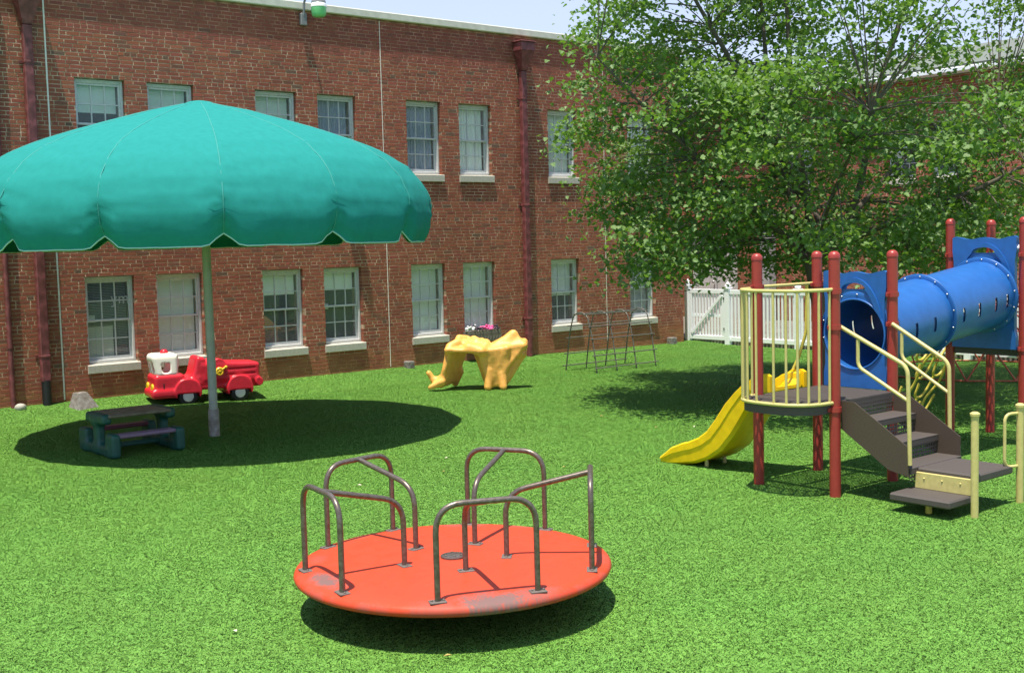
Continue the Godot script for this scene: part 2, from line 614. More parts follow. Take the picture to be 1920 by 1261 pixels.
# ---------------------------------------------------------------- ground
func build_ground() -> void:
	var xs := [-300.0, -80.0, -25.0, -8.0]
	for i in 60:
		xs.append(-4.0 + i * 0.5)
	xs.append_array([32.0, 60.0, 140.0, 320.0])
	var zs := [-320.0, -120.0, -50.0, -26.0]
	for i in 9:
		zs.append(-20.0 + i * 0.4)
	for i in 14:
		zs.append(-16.7 + i * 0.1)
	for i in 38:
		zs.append(-15.2 + i * 0.4)
	zs.append_array([4.0, 20.0, 80.0, 300.0])
	var b := MB.new()
	for i in xs.size() - 1:
		for j in zs.size() - 1:
			b.quad(on_ground(xs[i], zs[j]), on_ground(xs[i], zs[j + 1]), on_ground(xs[i + 1], zs[j + 1]), on_ground(xs[i + 1], zs[j]), Vector3.UP)
	struct("ground", b, M.ground)
	var pv := MB.new()
	pv.bx(18.36, 23.4, -0.1, 0.09, -21.45, -4.2)
	struct("pavement", pv, M.paving)
	# blades of the artificial turf, in patches that overlap
	var meshes := []
	for variant in 3:
		var g := MB.new()
		for k in 2900:
			var p := Vector3(rng.randf_range(-0.18, 0.18), 0, rng.randf_range(-0.18, 0.18))
			var ang := rng.randf() * TAU
			var side := Vector3(cos(ang), 0, sin(ang))
			var lean := Vector3(rng.randfn(), 0, rng.randfn()) * 0.012
			var tall := rng.randf_range(0.004, 0.0075)
			var w := rng.randf_range(0.0014, 0.0021)
			var q := rng.randf()
			g.col = Color(0.19, 0.425, 0.068) * rng.randf_range(0.95, 1.05)
			if q < 0.22:
				g.col = Color(0.205, 0.44, 0.074)
			elif q < 0.28:
				g.col = Color(0.25, 0.45, 0.1)
			var m := p + lean * 0.4 + Vector3.UP * tall * 0.6
			var e := p + lean * 1.2 + Vector3.UP * tall
			var nn := (side.cross(Vector3.UP) * 0.1 + Vector3.UP).normalized()
			g.quadn(p - side * w, p + side * w, m + side * w * 0.8, m - side * w * 0.8, nn, nn, nn, nn)
			g.tri(m - side * w * 0.8, m + side * w * 0.8, e, nn, nn, nn)
		meshes.append(g.mesh())
	var spots := [[], [], []]
	var x := -5.02
	while x < 18.2:
		var z := -16.1
		while z < 1.0:
			var p := Vector3(x, 0, z)
			p.y = height(p.x, p.z)
			var px := pixel(p)
			if (p - Vector3(0, EYE, 0)).dot(cam_fwd) > 1.2 and px.x > -1100 and px.x < 3300 and px.y < 2600 and not (x > 18.2):
				spots[rng.randi() % 3].append(p)
			z += 0.36
		x += 0.36
	var nf := FastNoiseLite.new()
	nf.seed = 5
	nf.frequency = 0.5
	for i in 3:
		var mm := MultiMesh.new()
		mm.transform_format = MultiMesh.TRANSFORM_3D
		mm.use_colors = true
		mm.mesh = meshes[i]
		mm.instance_count = spots[i].size()
		for k in spots[i].size():
			var p: Vector3 = spots[i][k]
			var s := 1.0 + 0.12 * nf.get_noise_2d(p.x, p.z) + 0.05 * nf.get_noise_2d(p.x * 1.2 + p.z * 3.2, (p.x * 3.2 - p.z * 1.2) * 0.25)
			var rise := (height(p.x, p.z - 0.1) - height(p.x, p.z + 0.1)) / 0.2
			mm.set_instance_transform(k, Transform3D(Basis(Vector3.RIGHT, atan(rise)) * Basis(Vector3.UP, rng.randi() % 4 * PI / 2), p))
			mm.set_instance_color(k, Color(s * (1.0 + 0.12 * nf.get_noise_2d(p.z * 2.0, p.x * 2.0)), s, s))
		var o := MultiMeshInstance3D.new()
		o.name = numbered("turf")
		o.multimesh = mm
		o.material_override = M.blade
		add_child(o)
		tag(o, "short bright green artificial turf covering the whole playground", "grass", "artificial turf of the playground", "stuff")


# ---------------------------------------------------------------- brickwork
const COURSE := 0.05475
const BASE_Y := 0.035
var tones := [[0.4, 0.115, 0.062], [0.37, 0.104, 0.06], [0.42, 0.13, 0.07], [0.34, 0.098, 0.06], [0.42, 0.15, 0.078], [0.28, 0.108, 0.066], [0.21, 0.115, 0.076], [0.4, 0.104, 0.066]]


func one_brick(b: MB, x0: float, x1: float, y0: float, y1: float, z: float, jig: Array, t: Transform3D) -> void:
	var g := 0.0018
	var f := [Vector3(x0 + g, y0 + g, z + jig[0]), Vector3(x1 - g, y0 + g, z + jig[1]), Vector3(x1 - g, y1 - g, z + jig[2]), Vector3(x0 + g, y1 - g, z + jig[3])]
	var s := [Vector3(x0, y0, z - g), Vector3(x1, y0, z - g), Vector3(x1, y1, z - g), Vector3(x0, y1, z - g)]
	var k := [Vector3(x0, y0, z - 0.1), Vector3(x1, y0, z - 0.1), Vector3(x1, y1, z - 0.1), Vector3(x0, y1, z - 0.1)]
	for i in 4:
		f[i] = t * f[i]; s[i] = t * s[i]; k[i] = t * k[i]
	b.quad(f[0], f[1], f[2], f[3], t.basis.z)
	for i in 4:
		var j := (i + 1) % 4
		b.quad(s[i], s[j], f[j], f[i], t.basis.z)
		b.quad(k[i], k[j], s[j], s[i])


func lay_bricks(owner_node: Node3D, t: Transform3D, x_from: float, x_to: float, y_to: float, holes: Array, singles: int, keep: Callable) -> void:
	var nf := FastNoiseLite.new()
	nf.seed = 3
	nf.frequency = 0.35
	var all := []
	var rows := int((y_to - BASE_Y) / COURSE)
	for k in range(-1, rows):
		var y0 := BASE_Y + k * COURSE + 0.011
		var y1 := BASE_Y + (k + 1) * COURSE
		var header := (k % 6) == 3
		var pitch := 0.092 if header else 0.184
		var x := x_from - (0.046 if header else (0.092 if k % 2 else 0.0)) + rng.randf_range(-0.012, 0.012)
		var edges := [x_from]
		while x < x_to:
			if x > x_from + 0.03:
				edges.append(x)
			var w := pitch
			if not header and rng.randf() < 0.12:
				w = 0.092
			x += w + rng.randf_range(-0.004, 0.004)
		edges.append(x_to)
		for i in edges.size() - 1:
			var pieces := [[edges[i], edges[i + 1] - 0.0115]]
			for h in holes:
				if (y0 + y1) * 0.5 > h[2] and (y0 + y1) * 0.5 < h[3]:
					var next := []
					for q in pieces:
						if q[1] <= h[0] or q[0] >= h[1]:
							next.append(q)
						else:
							if q[0] < h[0]: next.append([q[0], h[0]])
							if q[1] > h[1]: next.append([h[1], q[1]])
					pieces = next
			for q in pieces:
				if q[1] - q[0] > 0.02:
					var r := rng.randf()
					var tone := 0
					var acc := 0.0
					var wts := [0.26, 0.24, 0.16, 0.14, 0.05, 0.06, 0.02, 0.07]
					for m in 8:
						acc += wts[m]
						if r < acc:
							tone = m
							break
					all.append([q[0], q[1], y0, y1, tone])
	var order := []
	for i in all.size():
		var q: Array = all[i]
		var p := t * Vector3((q[0] + q[1]) * 0.5, (q[2] + q[3]) * 0.5, 0)
		if singles > 0 and keep.call(p) and q[1] - q[0] > 0.13:
			order.append([p.distance_to(Vector3(0, EYE, 0)), i])
	order.sort()
	var single := {}
	for i in mini(singles, order.size()):
		single[order[i][1]] = true
	var lumps := MB.new()
	var cache := {}
	for i in all.size():
		var q: Array = all[i]
		var z := rng.randf_range(-0.0006, 0.0003)
		var jig := [rng.randf_range(-0.0006, 0.0006), rng.randf_range(-0.0006, 0.0006), rng.randf_range(-0.0006, 0.0006), rng.randf_range(-0.0006, 0.0006)]
		var tn: Array = tones[q[4]]
		if single.has(i):
			var width := snappedf(q[1] - q[0], 0.006)
			var key := "%.3f/%d" % [width, i % 3]
			if not cache.has(key):
				var b := MB.new()
				one_brick(b, -width / 2, width / 2, 0, COURSE - 0.011, 0, jig, Transform3D(t.basis, Vector3.ZERO))
				cache[key] = b.mesh()
			var mk := "brick_tone_%d" % q[4]
			if not M.has(mk):
				M[mk] = mat(lin(tn[0], tn[1], tn[2]), 0.9, M.grain, 4.0, M.fine, 0.6, 0.0, true)
			part("brick", cache[key], M[mk], owner_node, t * Vector3((q[0] + q[1]) * 0.5, q[2], z) - owner_node.position)
			continue
		var shade := 1.0 + 0.22 * nf.get_noise_2d(q[0], q[2]) + rng.randf_range(-0.1, 0.1)
		lumps.col = Color(tn[0] * shade, tn[1] * shade, tn[2] * shade)
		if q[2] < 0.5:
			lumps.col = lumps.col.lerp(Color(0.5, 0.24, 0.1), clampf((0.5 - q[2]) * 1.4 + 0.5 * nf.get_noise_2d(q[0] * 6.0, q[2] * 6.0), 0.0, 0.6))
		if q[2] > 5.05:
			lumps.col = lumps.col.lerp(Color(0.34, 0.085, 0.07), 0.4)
		one_brick(lumps, q[0], q[1], q[2], q[3], z, jig, t)
	var o := wpart("brickwork", lumps, M.brick, owner_node)
	o.set_meta("kind", "stuff")


func wall_body(b: MB, t: Transform3D, x0: float, x1: float, y0: float, y1: float, z0: float, z1: float, holes: Array) -> void:   # a wall of boxes round its openings
	var xs := [x0, x1]
	var ys := [y0, y1]
	for h in holes:
		for e in [h[0] - 0.006, h[1] + 0.006]:
			if not e in xs: xs.append(e)
		for e in [h[2], h[3] + 0.006]:
			if not e in ys: ys.append(e)
	xs.sort(); ys.sort()
	for i in xs.size() - 1:
		var run := y0
		for j in ys.size() - 1:
			var c := Vector2((xs[i] + xs[i + 1]) * 0.5, (ys[j] + ys[j + 1]) * 0.5)
			var open := false
			for h in holes:
				if c.x > h[0] and c.x < h[1] and c.y > h[2] and c.y < h[3]:
					open = true
			if open or j == ys.size() - 2:
				var e: float = ys[j] if open else ys[j + 1]
				if e - run > 0.001:
					b.box(t * Transform3D(Basis(), Vector3(c.x, (run + e) * 0.5, (z0 + z1) * 0.5)), Vector3(xs[i + 1] - xs[i], e - run, z1 - z0))
				run = ys[j + 1]


# ---------------------------------------------------------------- windows
var window_shapes := {}
const WIN_W := 0.69
const WIN_H := 1.314   # from the underside of the sill to the head


func shade_shape(kind: String, drop: float) -> MB:
	var b := MB.new()
	var w := WIN_W / 2 - 0.06
	var head := WIN_H - 0.06
	if kind == "roll":
		b.bx(-w, w, head - drop, head, -0.2, -0.196)
		b.bx(-w, w, head - drop - 0.02, head - drop, -0.206, -0.19, 0.004)
	elif kind == "curtain":
		var pts := PackedVector2Array()
		for i in 61:
			pts.append(Vector2(-w + 2 * w * i / 60.0, -0.2 + 0.012 * sin(i * 0.9) + 0.005 * sin(i * 0.37)))
		for i in 60:
			var a := pts[i]
			var c := pts[i + 1]
			b.quad(Vector3(a.x, head - drop, a.y), Vector3(c.x, head - drop, c.y), Vector3(c.x, head, c.y), Vector3(a.x, head, a.y), Vector3(0, 0, 1))
			b.quad(Vector3(a.x, head - drop, a.y - 0.004), Vector3(c.x, head - drop, c.y - 0.004), Vector3(c.x, head, c.y - 0.004), Vector3(a.x, head, a.y - 0.004), Vector3(0, 0, -1))
	else:
		var tilt: float = {"slats": 1.15, "open_slats": 0.35}[kind]
		var y := head - 0.03
		b.bx(-w, w, head - 0.03, head, -0.215, -0.19)
		while y > head - drop:
			b.box(Transform3D(Basis(Vector3.RIGHT, tilt), Vector3(0, y, -0.2)), Vector3(2 * w, 0.0016, 0.027))
			y -= 0.0225
		b.bx(-w, w, y - 0.01, y + 0.006, -0.212, -0.188)
		for s in [-0.6, 0.6]:
			b.bx(w * s - 0.001, w * s + 0.001, y, head, -0.185, -0.183)
	return b


func make_window(parent: Node3D, t: Transform3D, shade: Array, label := "") -> Node3D:
	var w := WIN_W / 2
	var s0 := 0.115     # sill front height
	if not window_shapes.has("frame"):
		var f := MB.new()
		f.bx(-w, -w + 0.034, s0 + 0.02, WIN_H, -0.17, -0.075, 0.004)
		f.bx(w - 0.034, w, s0 + 0.02, WIN_H, -0.17, -0.075, 0.004)
		f.bx(-w + 0.034, w - 0.034, WIN_H - 0.05, WIN_H, -0.17, -0.078, 0.004)
		f.bx(-w + 0.034, w - 0.034, s0 + 0.015, s0 + 0.055, -0.18, -0.07, 0.004)
		window_shapes.frame = f.mesh()
		var sl := MB.new()
		sl.prism(PackedVector2Array([Vector2(-0.2, 0), Vector2(0.03, 0), Vector2(0.036, 0.006), Vector2(0.036, s0 - 0.008), Vector2(0.028, s0), Vector2(-0.2, s0 + 0.025)]), -w - 0.025, w + 0.025, Transform3D(Basis(Vector3(0, 0, 1), Vector3.UP, Vector3(-1, 0, 0)), Vector3.ZERO))
		window_shapes.sill = sl.mesh()
		var mid := (s0 + 0.05 + WIN_H - 0.05) / 2
		for part_no in 2:
			var lo := s0 + 0.055 if part_no == 0 else mid - 0.015
			var hi := mid + 0.015 if part_no == 0 else WIN_H - 0.05
			var z := -0.145 if part_no == 0 else -0.11
			var b := MB.new()
			var i := w - 0.034
			b.bx(-i, -i + 0.026, lo, hi, z - 0.016, z + 0.016, 0.003)
			b.bx(i - 0.026, i, lo, hi, z - 0.016, z + 0.016, 0.003)
			b.bx(-i + 0.026, i - 0.026, lo, lo + (0.045 if part_no == 0 else 0.03), z - 0.0155, z + 0.0155, 0.003)
			b.bx(-i + 0.026, i - 0.026, hi - 0.03, hi, z - 0.0155, z + 0.0155, 0.003)
			var x0 := -i + 0.026
			var x1 := i - 0.026
			var y0 := lo + (0.045 if part_no == 0 else 0.03)
			var y1 := hi - 0.03
			for q in [1, 2]:
				var xc := lerpf(x0, x1, q / 3.0)
				b.bx(xc - 0.0075, xc + 0.0075, y0, y1, z - 0.012, z + 0.012, 0.002)
			b.bx(x0, x1, (y0 + y1) / 2 - 0.0075, (y0 + y1) / 2 + 0.0075, z - 0.0112, z + 0.0112, 0.002)
			window_shapes["sash%d" % part_no] = b.mesh()
			var pw := (x1 - x0) / 3 - 0.012
			var ph := (y1 - y0) / 2 - 0.012
			var g := MB.new()
			g.bx(-pw / 2, pw / 2, -ph / 2, ph / 2, -0.0015, 0.0015)
			window_shapes["pane%d" % part_no] = g.mesh()
			var spots := []
			for cx in 3:
				for cy in 2:
					spots.append(Vector3(lerpf(x0, x1, (cx + 0.5) / 3.0), lerpf(y0, y1, (cy + 0.5) / 2.0), z))
			window_shapes["spots%d" % part_no] = spots
	var o := Node3D.new()
	o.name = "window"
	parent.add_child(o, true)
	o.transform = t
	if label: o.set_meta("label", label)
	part("frame", window_shapes.frame, M.frame, o)
	part("sill", window_shapes.sill, M.concrete, o)
	for k in 2:
		part("sash", window_shapes["sash%d" % k], M.frame, o)
		for p in window_shapes["spots%d" % k]:
			part("pane", window_shapes["pane%d" % k], M.glass, o, p)
	if shade.size():
		part("curtain" if shade[0] == "curtain" else "blind", shade_shape(shade[0], shade[1]), shade[2], o)
	return o


func build_main_building() -> void:
	rng.seed = 4242
	var o := thing("school_building", "long two-storey red brick building with paired sash windows behind the playground", "building", Vector3(9, 0, WALL_Z))
	var t := Transform3D(Basis(), Vector3(0, 0, WALL_Z))
	var centers := [6.32, 7.335, 9.0, 10.06, 11.72, 12.795, 14.8, 16.82]
	var low := BASE_Y + 8 * COURSE
	var high := BASE_Y + 57 * COURSE
	var holes := []
	for c in centers:
		for y in [low, high]:
			holes.append([c - WIN_W / 2, c + WIN_W / 2, y, y + WIN_H])
	var keep := func(p: Vector3) -> bool:
		var q := pixel(p)
		return q.x > 4 and q.x < 1916 and q.y > 4 and not (q.y > 185 and q.y < 475 and q.x < 800) and not (q.y < 480 and q.x > 1050)
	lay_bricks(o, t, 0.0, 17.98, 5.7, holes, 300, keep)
	var lower := MB.new()
	wall_body(lower, t, -3.0, 17.97, 0.42, 5.1, -0.32, -0.002, holes)
	wpart("wall", lower, M.mortar, o)
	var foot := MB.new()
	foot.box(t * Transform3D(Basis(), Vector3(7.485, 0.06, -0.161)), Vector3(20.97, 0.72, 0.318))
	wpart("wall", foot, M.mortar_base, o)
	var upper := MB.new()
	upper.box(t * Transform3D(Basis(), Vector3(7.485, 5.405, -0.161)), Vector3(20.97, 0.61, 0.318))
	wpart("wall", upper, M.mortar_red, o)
	var rest := MB.new()
	rest.bx(17.67, 17.97, -0.3, 5.71, -24, WALL_Z - 0.32)
	rest.bx(-3.0, -2.7, -0.3, 5.71, -24, WALL_Z - 0.32)
	rest.bx(-2.7, 17.67, -0.3, 5.71, -24, -23.7)
	wpart("wall", rest, M.mortar, o)
	var inside := MB.new()
	inside.bx(-2.7, 17.67, 0.0, 0.06, -19.3, WALL_Z - 0.32)
	inside.bx(-2.7, 17.67, 2.35, 2.72, -19.3, WALL_Z - 0.32)
	inside.bx(-2.7, 17.67, 0.0, 5.3, -19.45, -19.3)
	inside.bx(-2.7, 17.67, 5.2, 5.3, -19.3, WALL_Z - 0.32)
	for x in [8.2, 11.0, 13.85, 15.8]:
		inside.bx(x - 0.05, x + 0.05, 0.06, 5.2, -19.3, WALL_Z - 0.32)
	wpart("interior", inside, M.room, o)
	var roof := MB.new()
	roof.bx(-3.0, 17.97, 5.712, 5.76, -24, WALL_Z - 0.31)
	wpart("roof", roof, M.roof, o)
	var cop := MB.new()
	cop.bx(-3.1, 18.04, 5.712, 5.83, WALL_Z - 0.33, WALL_Z + 0.055, 0.012)
	wpart("coping", cop, M.coping, o)
	for x in [5.615, 10.905, 15.84]:
		var j := MB.new()
		var jw := 0.011 if x < 6.0 else 0.0065
		j.bx(x - jw, x + jw, 0.15, 5.69, WALL_Z - 0.03, WALL_Z + 0.0035, 0.003)
		wpart("joint_sealant", j, M.sealant, o)
	var shades_up := [["roll", 0.36, M.blind_green], ["roll", 0.37, M.blind_green], ["roll", 0.345, M.blind_green], ["curtain", 1.08, M.blind_blue], ["curtain", 1.08, M.blind_blue], ["curtain", 1.08, M.blind_white], ["roll", 1.06, M.blind_green], ["roll", 1.06, M.blind_white]]
	var shades_low := [["open_slats", 1.08, M.blind_dark], ["slats", 1.08, M.blind_white], ["roll", 0.3, M.blind_white], ["roll", 0.27, M.blind_white], ["slats", 1.08, M.blind_white], ["slats", 1.08, M.blind_white], ["slats", 0.58, M.blind_white], ["open_slats", 1.08, M.blind_white]]
	for i in 8:
		make_window(o, Transform3D(Basis(), Vector3(centers[i] - 9, high, 0)), shades_up[i])
		make_window(o, Transform3D(Basis(), Vector3(centers[i] - 9, low, 0)), shades_low[i])
	# what can be made out behind the ground-floor panes
	var z := WALL_Z - 0.178
	var pa := MB.new()
	pa.bx(6.04, 6.15, 1.16, 1.26, z - 0.002, z)
	top("paper_notice", pa, M.paper, "small pale paper taped inside the leftmost ground-floor window, above a larger sheet", "paper")
	pa = MB.new()
	pa.bx(6.06, 6.4, 0.66, 1.1, z - 0.016, z - 0.013)
	top("paper_sheet", pa, M.paper, "large pale green sheet propped inside the leftmost ground-floor window", "paper")
	pa = MB.new()
	pa.bx(9.775, 9.88, 1.14, 1.23, z - 0.002, z)
	top("paper_notice", pa, M.paper, "small white paper taped inside the dark window right of the orange toy house", "paper")
	var txt := TextMesh.new()
	txt.text = "ym"
	txt.font_size = 16
	txt.pixel_size = 0.0115
	txt.depth = 0.002
	var sf := SystemFont.new()
	sf.font_names = PackedStringArray(["Droid Sans"])
	txt.font = sf
	top("window_lettering", txt, M.lettering, "faint grey letters ym on the upper right panes of the leftmost ground-floor window", "lettering", "", Vector3(6.49, 1.47, WALL_Z - 0.098))
	var toy := thing("toy_house", "orange peaked toy house standing inside the third ground-floor window", "toy house", Vector3(8.86, 0.62, WALL_Z - 0.42))
	var rf := MB.new()
	rf.prism(PackedVector2Array([Vector2(-0.24, 0.26), Vector2(0.24, 0.26), Vector2(-0.02, 0.47)]), -0.1, 0.1)
	part("roof", rf, M.toy_orange, toy)
	var bd := MB.new()
	bd.bx(-0.2, 0.2, 0, 0.26, -0.09, 0.09, 0.01)
	part("wall", bd, M.toy_brown, toy)
	var shelf := MB.new()
	shelf.bx(8.5, 9.5, 0.57, 0.618, WALL_Z - 0.62, WALL_Z - 0.34)
	top("shelf", shelf, M.wood_grey, "low shelf behind the third ground-floor window carrying the orange toy house", "shelf")


func build_wing() -> void:
	var o := thing("brick_wing", "lower red brick wing with a shingled roof behind the tree and fence", "building", Vector3(23.4, 0, -12))
	var t := Transform3D(Basis(Vector3(0, 0, 1), Vector3.UP, Vector3(-1, 0, 0)), Vector3(23.4, 0, 0))
	var high := BASE_Y + 57 * COURSE
	var cs := [-17.4, -14.75, -13.7]
	var holes := []
	for c in cs:
		holes.append([c - WIN_W / 2, c + WIN_W / 2, high, high + WIN_H])
	holes.append([-20.85, -19.35, 0.05, 2.15])
	var no := func(_p: Vector3) -> bool: return false
	lay_bricks(o, t, -21.2, -4.0, 5.36, holes, 0, no)
	var b := MB.new()
	wall_body(b, t, -21.5, -4.0, -0.3, 5.37, -0.32, -0.002, holes)
	wpart("wall", b, M.mortar, o)
	var back := MB.new()
	back.bx(23.72, 29.6, -0.3, 5.37, -21.5, -21.2)
	back.bx(23.72, 29.6, -0.3, 5.37, -4.3, -4.0)
	back.bx(29.6, 29.9, -0.3, 5.37, -21.5, -4.0)
	wpart("wall", back, M.mortar, o)
	var inside := MB.new()
	inside.bx(25.4, 25.5, 0, 5.3, -21.2, -4.3)
	wpart("interior", inside, M.room, o)
	for c in cs:
		make_window(o, Transform3D(t.basis, t * Vector3(c, high, 0) - o.position), ["roll", 0.7, M.blind_white])
	var roof := MB.new()
	roof.prism(PackedVector2Array([Vector2(23.05, 5.47), Vector2(23.05, 5.5), Vector2(26.5, 6.42), Vector2(29.95, 5.5), Vector2(29.95, 5.47)]), -21.8, -3.7)
	var k := 0
	while k < 22:
		var u := 23.05 + k * 0.155
		roof.box(Transform3D(Basis(Vector3(0, 0, 1), atan2(0.92, 3.45)), Vector3(u + 0.08, 5.513 + (u + 0.08 - 23.05) * 0.2667, -12.75)), Vector3(0.17, 0.012, 18.1))
		k += 1
	wpart("roof", roof, M.roof, o)
	var fas := MB.new()
	fas.bx(23.02, 23.4, 5.38, 5.47, -21.8, -3.7, 0.01)
	wpart("fascia", fas, M.white, o)
	var d := MB.new()
	d.bx(23.5, 23.56, 0.06, 2.08, -20.78, -20.12, 0.004)
	var door := wpart("door", d, M.door_white, o)
	d = MB.new()
	d.bx(23.5, 23.56, 0.06, 2.08, -20.08, -19.42, 0.004)
	wpart("door", d, M.door_white, o)
	d = MB.new()
	d.bx(23.45, 23.6, 0.04, 2.15, -20.85, -20.79); d.bx(23.45, 23.6, 0.04, 2.15, -19.41, -19.35); d.bx(23.45, 23.6, 2.09, 2.15, -20.79, -19.41)
	wpart("door_frame", d, M.frame, o)
	d = MB.new()
	d.ball(Vector3(23.46, 1.0, -20.17), Vector3.ONE * 0.03)
	wpart("handle", d, M.bolt, door)
	var col := thing("porch_column", "square grey column against the brick wing behind the white fence", "column", Vector3(23.2, 0.0, -18.25))
	d = MB.new()
	d.bx(-0.14, 0.14, 0, 2.6, -0.14, 0.14, 0.01)
	part("shaft", d, M.pilaster, col)
	d = MB.new()
	d.bx(-0.17, 0.17, 2.6, 2.7, -0.17, 0.17, 0.01)
	part("cap", d, M.pilaster, col)
	# link wall between the two buildings
	var l := thing("link_wall", "brick wall closing the gap between the long building and the wing", "wall", Vector3(20.7, 0, -21.6))
	var lt := Transform3D(Basis(), Vector3(0, 0, -21.5))
	lay_bricks(l, lt, 17.98, 23.4, 6.2, [], 0, no)
	var lb := MB.new()
	lb.bx(17.98, 23.7, -0.3, 6.2, -21.9, -21.502)
	wpart("wall", lb, M.mortar, l)
	var lc := MB.new()
	lc.bx(17.98, 23.75, 6.202, 6.28, -21.95, -21.45, 0.01)
	wpart("coping", lc, M.coping, l)


# ---------------------------------------------------------------- fence
func build_fence() -> void:
	var x := 18.28
	var posts := [-16.4, -15.36, -13.69, -12.0, -10.3, -8.6, -6.9, -5.2]
	var o := thing("picket_fence", "white picket fence running from the gate along the far edge of the turf", "fence", Vector3(x, 0.02, -11))
	var pm := MB.new()
	pm.bx(-0.055, 0.055, 0, 1.1, -0.055, 0.055, 0.006)
	var post_mesh := pm.mesh()
	var cm := MB.new()
	cm.bx(-0.07, 0.07, 1.1, 1.125, -0.07, 0.07, 0.005)
	cm.lathe([Vector2(0.03, 1.125), Vector2(0.062, 1.15), Vector2(0.06, 1.175), Vector2(0.03, 1.205), Vector2(0.012, 1.235), Vector2(0.0, 1.25)], 12)
	var cap_mesh := cm.mesh()
	var pk := MB.new()
	pk.bx(-0.01, 0.01, 0.14, 0.98, -0.02, 0.02, 0.003)
	var picket := pk.mesh()
	for i in posts.size():
		var p := part("post", post_mesh, M.white, o, Vector3(0, height(x, posts[i]) - 0.02, posts[i] + 11))
		part("cap", cap_mesh, M.white, p)
		if i == 0 or i == posts.size() - 1:
			continue
		var a: float = posts[i] + 0.055 + 11
		var b: float = posts[i + 1] - 0.055 + 11
		for y in [0.06, 0.98]:
			var r := MB.new()
			r.bx(-0.022, 0.022, y, y + 0.085, a, b, 0.005)
			part("rail", r, M.white, o)
		var k := int((b - a) / 0.083)
		for q in k:
			part("picket", picket, M.white, o, Vector3(0, 0, a + (b - a) * (q + 0.5) / k))
	var g := thing("picket_gate", "white picket gate with a diagonal brace beside the brick corner", "gate", Vector3(x - 0.02, 0.04, -15.88))
	var h := 0.455
	for y in [0.05, 0.97]:
		var r := MB.new()
		r.bx(-0.02, 0.02, y, y + 0.085, -h, h, 0.005)
		part("rail", r, M.white, g)
	var mr := MB.new()
	mr.bx(0.012, 0.03, 0.5, 0.56, -h, h, 0.004)
	part("rail", mr, M.white, g)
	for s in [-h + 0.03, h - 0.03]:
		var st := MB.new()
		st.bx(-0.018, 0.018, 0.135, 0.97, s - 0.035, s + 0.035, 0.004)
		part("stile", st, M.white, g)
	for q in 10:
		part("picket", picket, M.white, g, Vector3(0.008, -0.005, -h + 0.1 + (2 * h - 0.2) * q / 9.0))
	var br := MB.new()
	br.bar(Vector3(-0.024, 0.17, -h + 0.06), Vector3(-0.024, 0.95, h - 0.05), 0.02, 0.06, 0.004, Vector3(1, 0, 0).cross(Vector3(0, 0.78, 0.8)).normalized())
	part("brace", br, M.white, g)
	var hg := MB.new()
	for y in [0.25, 0.85]:
		hg.bx(-0.03, -0.018, y, y + 0.05, h - 0.02, h + 0.05, 0.002)
	part("hinge", hg, M.black, g)


